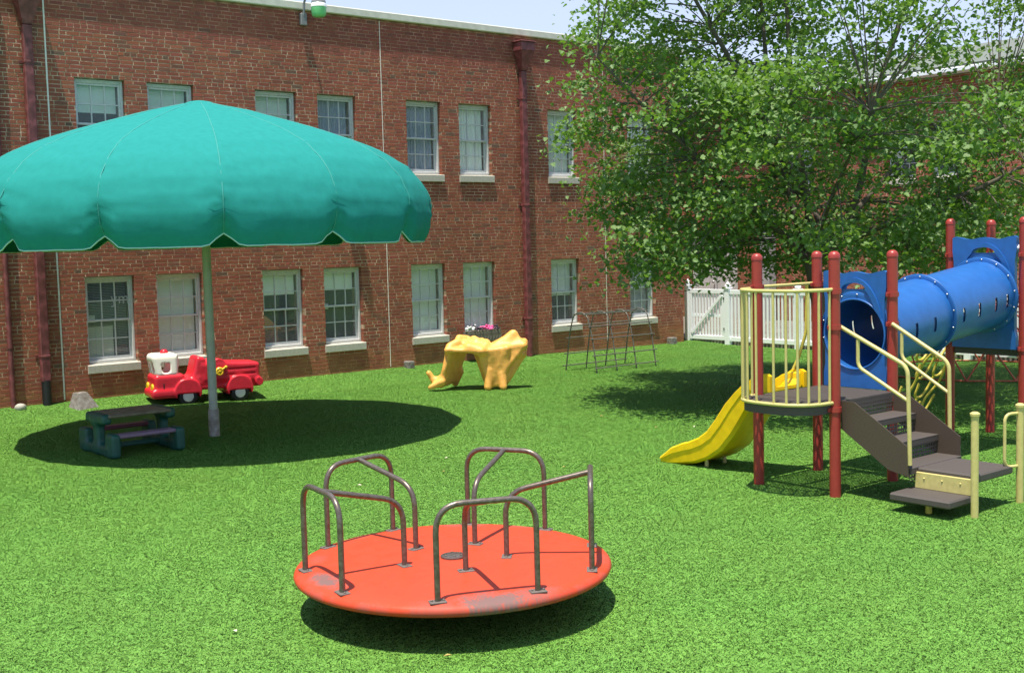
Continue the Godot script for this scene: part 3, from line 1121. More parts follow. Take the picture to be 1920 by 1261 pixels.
# ---------------------------------------------------------------- tree
func build_tree() -> void:
	rng.seed = 77
	var base := on_ground(13.0, -9.3)
	var ra := Vector3(0.768, 0, 0.64)
	var td := Vector3(-0.64, 0, 0.768)
	var P := func(a: float, y: float, d: float) -> Vector3: return ra * a + Vector3.UP * y + td * d
	var o := thing("shade_tree", "large leafy green shade tree spreading in front of the brick wing", "tree", base)
	var tk := MB.new()
	tk.tube(PackedVector3Array([P.call(0, -0.1, 0), P.call(0.0, 0.12, 0), P.call(-0.01, 0.6, 0.02), P.call(-0.08, 1.2, 0.0), P.call(-0.2, 1.8, 0.02), P.call(-0.22, 2.1, 0.02)]), 0.1, 12, false, true, [0.2, 0.14, 0.11, 0.1, 0.09, 0.07])
	part("trunk", tk, M.bark, o)
	var lines := [
		[P.call(-0.2, 1.75, 0), P.call(-0.25, 2.5, 0.1), P.call(-0.42, 3.7, 0.1), P.call(-0.5, 5.2, 0.05), P.call(-0.62, 7.2, 0.0)],
		[P.call(-0.2, 1.75, 0), P.call(-0.35, 2.4, -0.2), P.call(-0.62, 3.8, -0.3), P.call(-0.72, 5.2, -0.4), P.call(-0.9, 6.9, -0.5)],
		[P.call(-0.2, 1.75, 0), P.call(0.3, 2.5, 0.3), P.call(0.5, 3.8, 0.5), P.call(0.95, 5.2, 0.6), P.call(1.3, 6.6, 0.6)],
		[P.call(-0.2, 1.75, 0), P.call(0.4, 2.35, -0.2), P.call(1.3, 3.2, -0.5), P.call(1.9, 3.4, -0.8), P.call(2.6, 3.6, -1.0)],
		[P.call(-0.2, 1.75, 0), P.call(-0.8, 2.25, 0.5), P.call(-1.6, 2.9, 0.9), P.call(-2.4, 3.6, 1.3), P.call(-3.0, 4.2, 1.5)],
		[P.call(-0.2, 1.75, 0), P.call(0.1, 2.3, -0.7), P.call(-0.3, 3.3, -1.5), P.call(-0.8, 4.3, -2.2), P.call(-1.0, 5.2, -2.7)],
		[P.call(-0.2, 1.75, 0), P.call(0.4, 2.15, 0.7), P.call(1.4, 2.6, 1.5), P.call(2.3, 3.1, 1.9), P.call(3.0, 3.4, 2.0)],
		[P.call(-0.3, 2.6, 0), P.call(-0.9, 3.6, 0.5), P.call(-1.7, 4.9, 0.7), P.call(-2.3, 6.0, 0.8)],
		[P.call(-0.2, 1.75, 0), P.call(-0.3, 2.2, 0.9), P.call(-0.3, 2.8, 1.9), P.call(-0.2, 3.4, 2.6)]]
	var anchors := []
	for l in lines:
		var c := Curve3D.new()
		for i in l.size():
			var dir: Vector3 = (l[mini(i + 1, l.size() - 1)] - l[maxi(i - 1, 0)]) * 0.17
			c.add_point(l[i], -dir, dir)
		var pts := PackedVector3Array()
		var rad := []
		for i in 17:
			var p := c.sample_baked(c.get_baked_length() * i / 16.0)
			pts.append(p)
			rad.append(lerpf(0.05, 0.01, i / 16.0))
			if i > 1:
				anchors.append(p)
		var b := MB.new()
		b.tube(pts, 0.05, 8, false, true, rad)
		part("limb", b, M.bark, o)
	# leaf shapes
	var lf := MB.new()
	var fold := 0.12
	var half := [Vector2(0, 0), Vector2(0.3, 0.08), Vector2(0.5, 0.42), Vector2(0.26, 0.46), Vector2(0.3, 0.7), Vector2(0.0, 1.0)]
	for s in [-1.0, 1.0]:
		for i in range(1, 5):
			var a := Vector3(0, 0, -half[1].y) if false else Vector3(0, 0, 0.35)
			var p := Vector3(half[i].x * s, absf(half[i].x) * fold * 2.0, half[i].y)
			var q := Vector3(half[i + 1].x * s, absf(half[i + 1].x) * fold * 2.0, half[i + 1].y)
			lf.flat(a, p, q, Vector3.UP)
		lf.flat(Vector3(0, 0, 0.35), Vector3.ZERO, Vector3(half[1].x * s, 0.3 * fold * 2.0, half[1].y), Vector3.UP)
	var leaf_mesh := lf.mesh()
	var nf := FastNoiseLite.new()
	nf.seed = 21
	nf.frequency = 0.42
	var clumps := []
	var tries := 0
	while clumps.size() < 640 and tries < 20000:
		tries += 1
		var a := rng.randf_range(-3.5, 3.75)
		var d := rng.randf_range(-3.3, 3.3)
		var y := rng.randf_range(1.6, 7.9)
		var e := pow(absf(a - 0.25) / 3.45, 2.6) + pow(absf(d) / 3.3, 2.6) + pow(absf(y - 4.1) / 3.7, 2.6)
		if e > 1.0 or e < 0.1 and rng.randf() < 0.6:
			continue
		if nf.get_noise_3d(a, y * 1.3, d) < -0.24:
			continue
		var near := 16.0 / (16.0 - d)      # an opening in the crown, widening away from the yard
		var ga := a * near
		var gy := 2.1 + (y - 2.1) * near
		if ga > 1.05 and ga < 2.5 and gy > 3.4 + (2.6 - ga) * 0.55 and (ga > 1.75 or gy < 4.9):
			continue
		if y < 1.85 and d > 1.6:
			continue
		clumps.append(P.call(a, y, d))
	var tw := MB.new()
	var places := []
	var tints := []
	for c in clumps:
		var best: Vector3 = anchors[0]
		var bd := 1e9
		for q in anchors:
			var dd: float = q.distance_to(c) + maxf(0.0, q.y - c.y) * 0.8
			if dd < bd:
				bd = dd; best = q
		var midp: Vector3 = best.lerp(c, 0.55) + Vector3.UP * bd * 0.12
		var pts := PackedVector3Array()
		for i in 6:
			var t := i / 5.0
			pts.append(best.lerp(midp, t).lerp(midp.lerp(c, t), t))
		tw.tube(pts, 0.01, 5, false, false, [0.011, 0.009, 0.008, 0.006, 0.005, 0.003])
		var out: Vector3 = (c - best).normalized()
		var young := rng.randf()
		var wide := rng.randf_range(0.18, 0.28)
		for k in 140:
			var sp := Vector2(clampf(rng.randfn(), -2.0, 2.0), clampf(rng.randfn(), -2.0, 2.0)) * wide
			var off := Vector3(sp.x, rng.randfn() * 0.075 + 0.06 - sp.length_squared() * 0.75, sp.y) - out * rng.randf_range(-0.12, 0.3)
			var p: Vector3 = c + off
			if p.y < 1.42:
				continue
			var yawa := rng.randf() * TAU
			var droop := rng.randf_range(0.1, 1.1)
			var bs := Basis(Vector3.UP, yawa) * Basis(Vector3.RIGHT, droop) * Basis(Vector3(0, 0, 1), rng.randfn() * 0.5)
			var s := rng.randf_range(0.046, 0.078)
			places.append(Transform3D(bs.scaled(Vector3.ONE * s), p))
			var g := rng.randf_range(0.85, 1.15)
			tints.append(Color((0.145 + 0.05 * young) * g, (0.265 + 0.045 * young) * g, (0.078 + 0.015 * young) * g))
	var twigs := part("twigs", tw, M.bark, o)
	twigs.set_meta("kind", "stuff")
	var mm := MultiMesh.new()
	mm.transform_format = MultiMesh.TRANSFORM_3D
	mm.use_colors = true
	mm.mesh = leaf_mesh
	mm.instance_count = places.size()
	for i in places.size():
		mm.set_instance_transform(i, places[i])
		mm.set_instance_color(i, tints[i])
	var cr := MultiMeshInstance3D.new()
	cr.name = "crown"
	cr.multimesh = mm
	cr.material_override = M.leaf
	o.add_child(cr)
	cr.set_meta("kind", "stuff")


# ---------------------------------------------------------------- umbrella
func build_umbrella() -> void:
	var base := on_ground(6.03, -12.62)
	var o := thing("shade_umbrella", "huge teal green fabric umbrella on a pale post over the picnic table", "umbrella", base)
	var to_cam := Vector3(-6.03, 0, 12.62).normalized()
	var right := Vector3(-to_cam.z, 0, to_cam.x) * -1.0
	var prof := [Vector2(0.06, 3.765), Vector2(0.3, 3.71), Vector2(0.6, 3.645), Vector2(1.08, 3.515), Vector2(1.44, 3.41), Vector2(1.8, 3.29), Vector2(2.1, 3.165), Vector2(2.37, 2.99), Vector2(2.54, 2.8), Vector2(2.625, 2.6), Vector2(2.645, 2.42), Vector2(2.62, 2.28), Vector2(2.55, 2.145)]
	var cv := Curve2D.new()
	for i in prof.size():
		var d: Vector2 = (prof[mini(i + 1, prof.size() - 1)] - prof[maxi(i - 1, 0)]) * 0.16
		cv.add_point(prof[i], -d, d)
	var total := cv.get_baked_length()
	var nf := FastNoiseLite.new()
	nf.seed = 9
	nf.frequency = 1.0
	var seam0 := deg_to_rad(3.9)
	var gores := 14
	var per := 16
	var rows := 56
	var pt := func(k: int, j: int) -> Vector3:
		var u := float(k) / per
		var g: float = absf((u - floorf(u)) * 2.0 - 1.0)        # 1 at a seam, 0 in the middle of a gore
		var v := float(j) / rows
		var q := cv.sample_baked(v * total)
		var ang := seam0 + TAU * u / gores
		var flatness := cos(PI / gores) / cos((1.0 - g) * 0.0 + (u - floorf(u) - 0.5) * TAU / gores)
		var r: float = q.x * 0.97 * lerpf(1.0, flatness, 0.75)
		var y := q.y
		var low := smoothstep(0.8, 1.0, v)
		# cloth lifts and gathers at each seam along the hem
		var notch := pow(smoothstep(0.6, 1.0, g), 1.8)
		y += low * 0.12 * notch
		r += low * (0.02 * sin(g * PI) - 0.04 * notch)
		# creases
		var crease := smoothstep(0.35, 0.75, v)
		r += crease * 0.014 * nf.get_noise_2d(u * 2.2, v * 38.0) * (0.5 + g)
		r += smoothstep(0.72, 0.92, v) * smoothstep(0.55, 1.0, g) * 0.009 * sin(v * 150.0 + floorf(u) * 2.0)
		y += 0.006 * nf.get_noise_2d(u * 3.0 + 50.0, v * 9.0)
		return (to_cam * cos(ang) + right * sin(ang)) * r + Vector3.UP * (y - base.y)
	var total_k := gores * per
	var grid := []
	for k in total_k:
		var line := PackedVector3Array()
		for j in rows + 1:
			line.append(pt.call(k, j))
		grid.append(line)
	var nor := []
	for k in total_k:
		var line := PackedVector3Array()
		for j in rows + 1:
			var du: Vector3 = grid[(k + 1) % total_k][j] - grid[(k - 1 + total_k) % total_k][j]
			var dv: Vector3 = grid[k][mini(j + 1, rows)] - grid[k][maxi(j - 1, 0)]
			var m := du.cross(dv).normalized()
			if m.dot(grid[k][j] * Vector3(1, 0, 1) + Vector3.UP * 0.5) < 0: m = -m
			line.append(m)
		nor.append(line)
	for gore in gores:
		var b := MB.new()
		for kk in per:
			var k := gore * per + kk
			var l := (k + 1) % total_k
			for j in rows:
				var a := [grid[k][j], grid[l][j], grid[l][j + 1], grid[k][j + 1]]
				var m := [nor[k][j], nor[l][j], nor[l][j + 1], nor[k][j + 1]]
				if (a[1] - a[0]).cross(a[2] - a[0]).dot(m[0]) >= 0:
					b.quadn(a[0], a[1], a[2], a[3], m[0], m[1], m[2], m[3])
				else:
					b.quadn(a[0], a[3], a[2], a[1], m[0], m[3], m[2], m[1])
		part("canopy_panel", b, M.canopy, o)
		var hem := PackedVector3Array()
		for kk in per + 1:
			hem.append(grid[(gore * per + kk) % total_k][rows])
		var hb := MB.new()
		hb.tube(hem, 0.0075, 6, false, false)
		part("hem", hb, M.canopy_trim, o)
		var seam := PackedVector3Array()
		for j in range(2, rows + 1, 2):
			seam.append(grid[gore * per][j])
		var sb := MB.new()
		sb.tube(seam, 0.005, 6, false, false)
		part("seam", sb, M.canopy_seam, o)
		var rib := PackedVector3Array()
		for j in range(0, rows - 6, 3):
			rib.append(grid[gore * per][j] * Vector3(0.985, 1, 0.985) - Vector3.UP * 0.035)
		var rb := MB.new()
		rb.tube(rib, 0.012, 6)
		part("rib", rb, M.pole, o)
	var cap := MB.new()
	cap.lathe([Vector2(0.165, 3.72), Vector2(0.185, 3.722), Vector2(0.185, 3.735), Vector2(0.12, 3.762), Vector2(0.05, 3.775), Vector2(0, 3.777)], 24, Transform3D(Basis(), Vector3.UP * -base.y))
	part("vent_cap", cap, M.canopy, o)
	var rim := PackedVector3Array()
	for i in 24:
		rim.append(Vector3(cos(TAU * i / 24) * 0.188, 3.724 - base.y, sin(TAU * i / 24) * 0.188))
	var rimb := MB.new()
	rimb.tube(rim, 0.007, 5, true)
	part("cap_trim", rimb, M.canopy_trim, o)
	var p := MB.new()
	p.tube(PackedVector3Array([Vector3(0, 0.3, 0), Vector3(0, 3.66 - base.y, 0)]), 0.049, 20)
	part("pole", p, M.pole, o)
	p = MB.new()
	p.lathe([Vector2(0.0, -0.05), Vector2(0.062, -0.05), Vector2(0.062, 0.3), Vector2(0.056, 0.31), Vector2(0.0, 0.31)], 20)
	p.lathe([Vector2(0.05, 0.13), Vector2(0.067, 0.13), Vector2(0.067, 0.15), Vector2(0.05, 0.15)], 20)
	part("pole_sleeve", p, M.pole_base, o)


# ---------------------------------------------------------------- merry-go-round
func build_merry_go_round() -> void:
	var c := Vector3(4.125, 0, -5.56)
	var o := thing("merry_go_round", "round orange-red merry-go-round with five bent grey handrails in the foreground", "merry-go-round", c)
	var d := MB.new()
	d.lathe([Vector2(0.0, 0.155), Vector2(0.55, 0.165), Vector2(0.8, 0.185), Vector2(0.9, 0.2), Vector2(0.919, 0.212), Vector2(0.926, 0.228), Vector2(0.92, 0.244), Vector2(0.908, 0.257), Vector2(0.88, 0.266), Vector2(0.82, 0.271), Vector2(0.5, 0.276), Vector2(0.0, 0.279)], 96)
	for i in d.v.size():
		d.uv[i] = Vector2(0.5 + d.v[i].x / 1.9, 0.5 + d.v[i].z / 1.9)
	var dm := StandardMaterial3D.new()
	var size := 1024
	var im := Image.create(size, size, false, Image.FORMAT_RGB8)
	var ro := Image.create(size, size, false, Image.FORMAT_RGB8)
	var nf := FastNoiseLite.new()
	nf.seed = 31
	nf.frequency = 0.012
	nf.fractal_octaves = 5
	var ng := FastNoiseLite.new()
	ng.seed = 32
	ng.frequency = 0.09
	var worn := [[-0.79, -0.12, 0.15, 1.0], [-0.33, 0.80, 0.2, 1.0], [-0.12, 0.86, 0.14, 0.6], [-0.6, 0.66, 0.12, 0.35], [0.8, -0.37, 0.13, 0.35], [0.62, 0.6, 0.13, 0.3], [-0.1, -0.86, 0.12, 0.3], [0.59, -0.63, 0.16, 0.45], [-0.6, -0.55, 0.1, 0.25]]
	for y in size:
		for x in size:
			var px := (x / 1024.0 - 0.5) * 1.9
			var pz := (y / 1024.0 - 0.5) * 1.9
			var n1 := nf.get_noise_2d(x, y)
			var n2 := ng.get_noise_2d(x, y)
			var col := Color(0.56, 0.064, 0.026) * (1.0 + 0.07 * n1 + 0.05 * n2)
			var w := 0.0
			for q in worn:
				var dir := Vector2(q[0], q[1]).normalized()
				var e := Vector2(px - q[0], pz - q[1])
				var al := e.dot(dir)
				var ac := e.dot(dir.orthogonal())
				var r: float = sqrt(al * al * 3.0 + ac * ac * 0.8) / q[2]
				w = maxf(w, q[3] * smoothstep(1.25, 0.35, r + 0.55 * n1 + 0.5 * n2))
			var rad := Vector2(px, pz).length()
			w = maxf(w, smoothstep(0.885, 0.93, rad + 0.03 * n2) * smoothstep(0.0, 0.5, n1 + 0.15) * 0.4)
			if ng.get_noise_2d(x * 2.7 + 900.0, y * 2.7) > 0.62 + 0.3 * n1:
				w = maxf(w, 0.5)
			if absf(nf.get_noise_2d(x * 0.35 + y * 1.1 + 400.0, (x * 1.1 - y * 0.35) * 0.08)) < 0.006:
				w = maxf(w, 0.22)
			var dust := smoothstep(0.1, 0.6, n1) * 0.16
			col = col.lerp(Color(0.19, 0.11, 0.1), clampf(w, 0, 1))
			col = col.lerp(Color(0.35, 0.05, 0.03), dust)
			col.a = 1.0
			im.set_pixel(x, y, col.linear_to_srgb())
			ro.set_pixel(x, y, Color.WHITE * clampf(0.42 + 0.25 * w + 0.12 * n1, 0.2, 0.9))
	dm.albedo_texture = ImageTexture.create_from_image(im)
	dm.roughness_texture = ImageTexture.create_from_image(ro)
	dm.roughness = 1.0
	dm.metallic_specular = 0.3
	part("deck", d, dm, o)
	var hub := MB.new()
	hub.lathe([Vector2(0.0, 0.275), Vector2(0.075, 0.275), Vector2(0.075, 0.289), Vector2(0.066, 0.293), Vector2(0.0, 0.295)], 20)
	for i in 6:
		hub.ball(Vector3(cos(TAU * i / 6) * 0.052, 0.294, sin(TAU * i / 6) * 0.052), Vector3(0.009, 0.006, 0.009), 8, 4)
	part("hub_cap", hub, M.steel, o)
	var post := MB.new()
	post.lathe([Vector2(0.16, -0.02), Vector2(0.1, 0.03), Vector2(0.07, 0.08), Vector2(0.07, 0.17)], 16)
	part("center_post", post, M.black, o)
	for deg in [-171.0, -98.5, -28.0, 43.5, 114.0]:
		var h := MB.new()
		var a := 0.268
		var rr := 0.812
		h.tube(fillet([Vector3(rr, a, -0.27), Vector3(rr, 0.775, -0.27), Vector3(rr, 0.775, 0.27), Vector3(rr, a, 0.27)], 0.15, 8), 0.0165, 10)
		var hd := part("handrail", h, M.steel, o)
		hd.rotation.y = -deg_to_rad(deg)
		var s := MB.new()
		s.tube(fillet([Vector3(0.315, a + 0.008, 0.0), Vector3(0.315, 0.655, 0), Vector3(rr - 0.005, 0.772, 0)], 0.13, 8), 0.0165, 10)
		part("strut", s, M.steel, hd)
		for q in [Vector3(rr, a, -0.27), Vector3(rr, a, 0.27), Vector3(0.315, a + 0.008, 0)]:
			var fl := MB.new()
			fl.bx(q.x - 0.03, q.x + 0.03, q.y - 0.003, q.y + 0.008, q.z - 0.045, q.z + 0.045, 0.003)
			for e in [-0.032, 0.032]:
				fl.ball(q + Vector3(0, 0.01, e), Vector3(0.008, 0.007, 0.008), 8, 4)
			part("foot_plate", fl, M.foot, hd)


# ---------------------------------------------------------------- play structure
func post_with_cap(o: Node3D, at: Vector3, tall: float, r := 0.045) -> MeshInstance3D:
	var b := MB.new()
	b.lathe([Vector2(r, -0.1), Vector2(r, tall - 0.06)], 18, Transform3D(Basis(), at))
	var p := wpart("post", b, M.red, o)
	var c := MB.new()
	c.lathe([Vector2(r, tall - 0.06), Vector2(r + 0.003, tall - 0.058), Vector2(r + 0.003, tall - 0.035), Vector2(r * 0.86, tall - 0.016), Vector2(r * 0.5, tall - 0.003), Vector2(0, tall)], 18, Transform3D(Basis(), at))
	wpart("cap", c, M.red, p)
	return p


func clamp_on(p: MeshInstance3D, at: Vector3, y: float, dirs: Array, r := 0.045) -> void:
	var b := MB.new()
	b.lathe([Vector2(r - 0.002, y - 0.02), Vector2(r + 0.009, y - 0.02), Vector2(r + 0.009, y + 0.02), Vector2(r - 0.002, y + 0.02)], 18, Transform3D(Basis(), at))
	for d in dirs:
		var v: Vector3 = d
		b.bar(at + Vector3(0, y, 0) + v * r, at + Vector3(0, y, 0) + v * (r + 0.045), 0.012, 0.034, 0.003, Vector3.UP)
		b.ball(at + Vector3(0, y, 0) + v * (r + 0.03) + v.cross(Vector3.UP) * 0.008, Vector3.ONE * 0.009, 8, 4)
	wpart("clamp", b, M.red, p)


func tube_part(called: String, o: Node3D, pts: Array, r: float, m: Material, rad := 0.06) -> MeshInstance3D:
	var b := MB.new()
	b.tube(fillet(pts, rad, 6), r, 10)
	return wpart(called, b, m, o)


func blue_panel(o: Node3D, x: float, zc: float, y0: float, y1: float, half: float, hy: float, hr: float) -> void:
	var c := CSGCombiner3D.new()
	c.name = "tunnel_panel"
	o.add_child(c, true)
	c.position = Vector3(x, 0, zc) - o.position
	c.rotation.y = -PI / 2     # panel drawn in x (along z), y; thickness along the tunnel
	var out := PackedVector2Array()
	var top_y := y1 - 0.02
	out.append_array([Vector2(-half, y0), Vector2(half, y0), Vector2(half, y0 + 0.12), Vector2(half - 0.015, y0 + 0.2), Vector2(half - 0.015, y1 - 0.25), Vector2(half, y1 - 0.15), Vector2(half, y1 - 0.012), Vector2(half - 0.02, y1)])
	for i in 13:
		var t := 1.0 - i / 6.0
		out.append(Vector2(t * (half - 0.03), top_y + 0.012 * cos(t * PI * 2.0) + 0.008 * absf(t)))
	out.append_array([Vector2(-half + 0.02, y1), Vector2(-half, y1 - 0.012), Vector2(-half, y1 - 0.15), Vector2(-half + 0.015, y1 - 0.25), Vector2(-half + 0.015, y0 + 0.2), Vector2(-half, y0 + 0.12)])
	var g := CSGPolygon3D.new()
	g.name = "panel_outline"
	g.polygon = out
	g.depth = 0.05
	g.position.z = 0.025
	g.material = M.blue
	c.add_child(g)
	var ring := CSGPolygon3D.new()     # raised arch round the opening
	ring.name = "panel_arch"
	var arc := PackedVector2Array()
	for i in 25:
		var a := PI * i / 24.0
		arc.append(Vector2(cos(a) * (half - 0.03), hy + 0.03 + sin(a) * (y1 - hy - 0.09)))
	for i in 25:
		var a := PI * (24 - i) / 24.0
		arc.append(Vector2(cos(a) * (half - 0.075), hy + 0.03 + sin(a) * (y1 - hy - 0.145)))
	ring.polygon = arc
	ring.depth = 0.08
	ring.position.z = 0.04
	ring.material = M.blue
	c.add_child(ring)
	var hole := CSGCylinder3D.new()
	hole.name = "opening"
	hole.operation = CSGShape3D.OPERATION_SUBTRACTION
	hole.radius = hr
	hole.height = 0.4
	hole.sides = 64
	hole.smooth_faces = true
	hole.rotation.x = PI / 2
	hole.position.y = hy
	hole.material = M.blue
	c.add_child(hole)
	var slot := CSGPolygon3D.new()
	slot.name = "slot"
	slot.operation = CSGShape3D.OPERATION_SUBTRACTION
	var sp := PackedVector2Array()
	for i in 13:
		var a := PI * i / 12.0
		sp.append(Vector2(cos(a) * 0.12, y1 - 0.16 + sin(a) * 0.055))
	slot.polygon = sp
	slot.depth = 0.4
	slot.position.z = 0.2
	slot.material = M.blue
	c.add_child(slot)
	# rolled lip of the round opening
	var lip := PackedVector3Array()
	for i in 48:
		var a := TAU * i / 48
		lip.append(Vector3(x - 0.028, hy + sin(a) * (hr + 0.004), zc + cos(a) * (hr + 0.004)))
	var lb := MB.new()
	lb.tube(lip, 0.009, 8, true)
	wpart("opening_lip", lb, M.blue, o)


func build_play_structure() -> void:
	var o := thing("play_structure", "play structure with red posts, yellow slide, blue tunnel and brown stairs at right", "play structure", Vector3(8.5, 0, -6.07))
	var A := Vector3(8.06, 0, -6.455)
	var B := Vector3(8.067, 0, -5.69)
	var C := Vector3(8.93, 0, -5.72)
	var D := Vector3(8.9, 0, -6.46)
	var Ee := Vector3(11.1, 0, -6.45)
	var F := Vector3(11.05, 0, -5.66)
	var R := Vector3(11.8, 0, -6.4)
	var xp := Vector3.RIGHT
	var zp := Vector3(0, 0, 1)
	var pa := post_with_cap(o, A, 1.965)
	var pb := post_with_cap(o, B, 1.975)
	var pc := post_with_cap(o, C, 1.965)
	var pd := post_with_cap(o, D, 1.965)
	var pe := post_with_cap(o, Ee, 2.235)
	var pf := post_with_cap(o, F, 2.23)
	var pr := post_with_cap(o, R, 2.22)
	clamp_on(pa, A, 1.68, [xp, -xp]); clamp_on(pa, A, 0.71, [-xp, zp])
	clamp_on(pb, B, 1.655, [-xp, xp]); clamp_on(pb, B, 1.37, [xp, -xp]); clamp_on(pb, B, 0.71, [xp, -xp])
	clamp_on(pc, C, 1.59, [-xp, xp]); clamp_on(pc, C, 1.34, [xp, -xp]); clamp_on(pc, C, 0.71, [xp, -xp])
	clamp_on(pd, D, 1.67, [-xp, xp]); clamp_on(pd, D, 0.71, [-xp, zp])
	for q in [[pe, Ee], [pf, F], [pr, R]]:
		clamp_on(q[0], q[1], 1.87, [xp, -xp]); clamp_on(q[0], q[1], 0.97, [xp, -xp])
	# decks: coated perforated plate on an edge frame
	var deck_h := 0.77
	var f := MB.new()
	f.bx(A.x + 0.02, C.x - 0.02, deck_h - 0.09, deck_h - 0.002, B.z - 0.03, B.z, 0.004)
	f.bx(A.x + 0.02, C.x - 0.02, deck_h - 0.09, deck_h - 0.002, A.z, A.z + 0.03, 0.004)
	f.bx(A.x, A.x + 0.03, deck_h - 0.085, deck_h - 0.003, A.z + 0.03, B.z - 0.03)
	f.bx(C.x - 0.05, C.x - 0.02, deck_h - 0.085, deck_h - 0.003, A.z + 0.03, B.z - 0.03)
	f.bx(A.x + 0.03, C.x - 0.05, deck_h - 0.075, deck_h - 0.004, -6.09, -6.06)
	wpart("deck_frame", f, M.deck, o)
	var pl := MB.new()
	pl.quad(Vector3(A.x + 0.02, deck_h, A.z + 0.02), Vector3(A.x + 0.02, deck_h, B.z), Vector3(C.x - 0.02, deck_h, B.z), Vector3(C.x - 0.02, deck_h, A.z + 0.02), Vector3.UP)
	wpart("deck_plate", pl, M.perforated, o)
	var f2 := MB.new()
	for z in [Ee.z, F.z - 0.03]:
		f2.bx(Ee.x, R.x, 0.89, 0.978, z, z + 0.03, 0.004)
	f2.bx(Ee.x, Ee.x + 0.03, 0.89, 0.977, Ee.z + 0.03, F.z - 0.03)
	f2.bx(R.x - 0.03, R.x, 0.89, 0.977, Ee.z + 0.03, F.z - 0.03)
	wpart("deck_frame", f2, M.deck, o)
	pl = MB.new()
	pl.quad(Vector3(Ee.x, 0.98, Ee.z), Vector3(Ee.x, 0.98, F.z), Vector3(R.x, 0.98, F.z), Vector3(R.x, 0.98, Ee.z), Vector3.UP)
	wpart("deck_plate", pl, M.perforated, o)
	# rounded balcony with its cage of bars
	var cx := A.x + 0.0
	var cz := -6.075
	var arc := func(a: float, k: float) -> Vector3:
		var s := sin(a)
		var cc := cos(a)
		return Vector3(cx - 0.39 * k * pow(absf(s), 0.75), 0, cz + 0.39 * k * signf(cc) * pow(absf(cc), 0.75))
	var floor_pts := PackedVector2Array()
	for i in 25:
		var p: Vector3 = arc.call(PI * i / 24.0, 0.97)
		floor_pts.append(Vector2(p.x, -p.z))
	var bf := MB.new()
	var ft := Transform3D(Basis(Vector3.RIGHT, Vector3(0, 0, -1), Vector3.UP), Vector3.ZERO)
	for i in 24:
		var p: Vector3 = arc.call(PI * i / 24.0, 0.97)
		var q: Vector3 = arc.call(PI * (i + 1) / 24.0, 0.97)
		var up := Vector3.UP
		bf.quad(p + up * 0.68, q + up * 0.68, q + up * 0.768, p + up * 0.768, (p + q) * 0.5 - Vector3(cx, 0, cz))
		var pi: Vector3 = arc.call(PI * i / 24.0, 0.92)
		var qi: Vector3 = arc.call(PI * (i + 1) / 24.0, 0.92)
		bf.quad(pi + up * 0.68, qi + up * 0.68, qi + up * 0.766, pi + up * 0.766, Vector3(cx, 0, cz) - (p + q) * 0.5)
		bf.quad(p + up * 0.68, q + up * 0.68, qi + up * 0.68, pi + up * 0.68, -up)
	wpart("balcony_rim", bf, M.deck, o)
	var fl := MB.new()
	fl.prism(floor_pts, 0.767, 0.769, ft)
	wpart("balcony_floor", fl, M.perforated, o)
	var rails := MB.new()
	for y in [0.765, 1.67]:
		var pts := PackedVector3Array()
		for i in 33:
			pts.append(arc.call(PI * i / 32.0, 1.0) + Vector3.UP * y)
		rails.tube(pts, 0.015, 10)
	var cage := wpart("cage_railing", rails, M.cream, o)
	for i in 12:
		var p: Vector3 = arc.call(PI * (i + 0.35) / 11.7, 1.0)
		var bb := MB.new()
		bb.tube(PackedVector3Array([p + Vector3.UP * 0.765, p + Vector3.UP * 1.67]), 0.011, 8)
		wpart("bar", bb, M.cream, cage)
	tube_part("entry_bar", o, [A + Vector3(0.03, 1.68, -0.02), D + Vector3(-0.03, 1.68, -0.02)], 0.014, M.cream)
	tube_part("entry_loop", o, [Vector3(8.78, 1.68, -6.48), Vector3(8.78, 1.25, -6.49), Vector3(8.76, 1.02, -6.56), Vector3(8.72, 0.86, -6.62)], 0.014, M.loop_yellow)
	# slide
	var rail_pts := [Vector2(-6.48, 0.8), Vector2(-6.6, 0.79), Vector2(-6.7, 0.7), Vector2(-6.82, 0.53), Vector2(-6.95, 0.35), Vector2(-7.08, 0.21), Vector2(-7.22, 0.12), Vector2(-7.38, 0.06), Vector2(-7.54, 0.03), Vector2(-7.68, 0.01), Vector2(-7.78, 0.0)]
	var wall_h := [0.1, 0.12, 0.16, 0.19, 0.195, 0.19, 0.185, 0.18, 0.175, 0.14, 0.05]
	var cv := Curve3D.new()
	for i in rail_pts.size():
		var dd: Vector2 = (rail_pts[mini(i + 1, rail_pts.size() - 1)] - rail_pts[maxi(i - 1, 0)]) * 0.16
		cv.add_point(Vector3(0, rail_pts[i].y, rail_pts[i].x), Vector3(0, -dd.y, -dd.x), Vector3(0, dd.y, dd.x))
	var sl := MB.new()
	var n_fr := 48
	var prev := []
	var prev_n := []
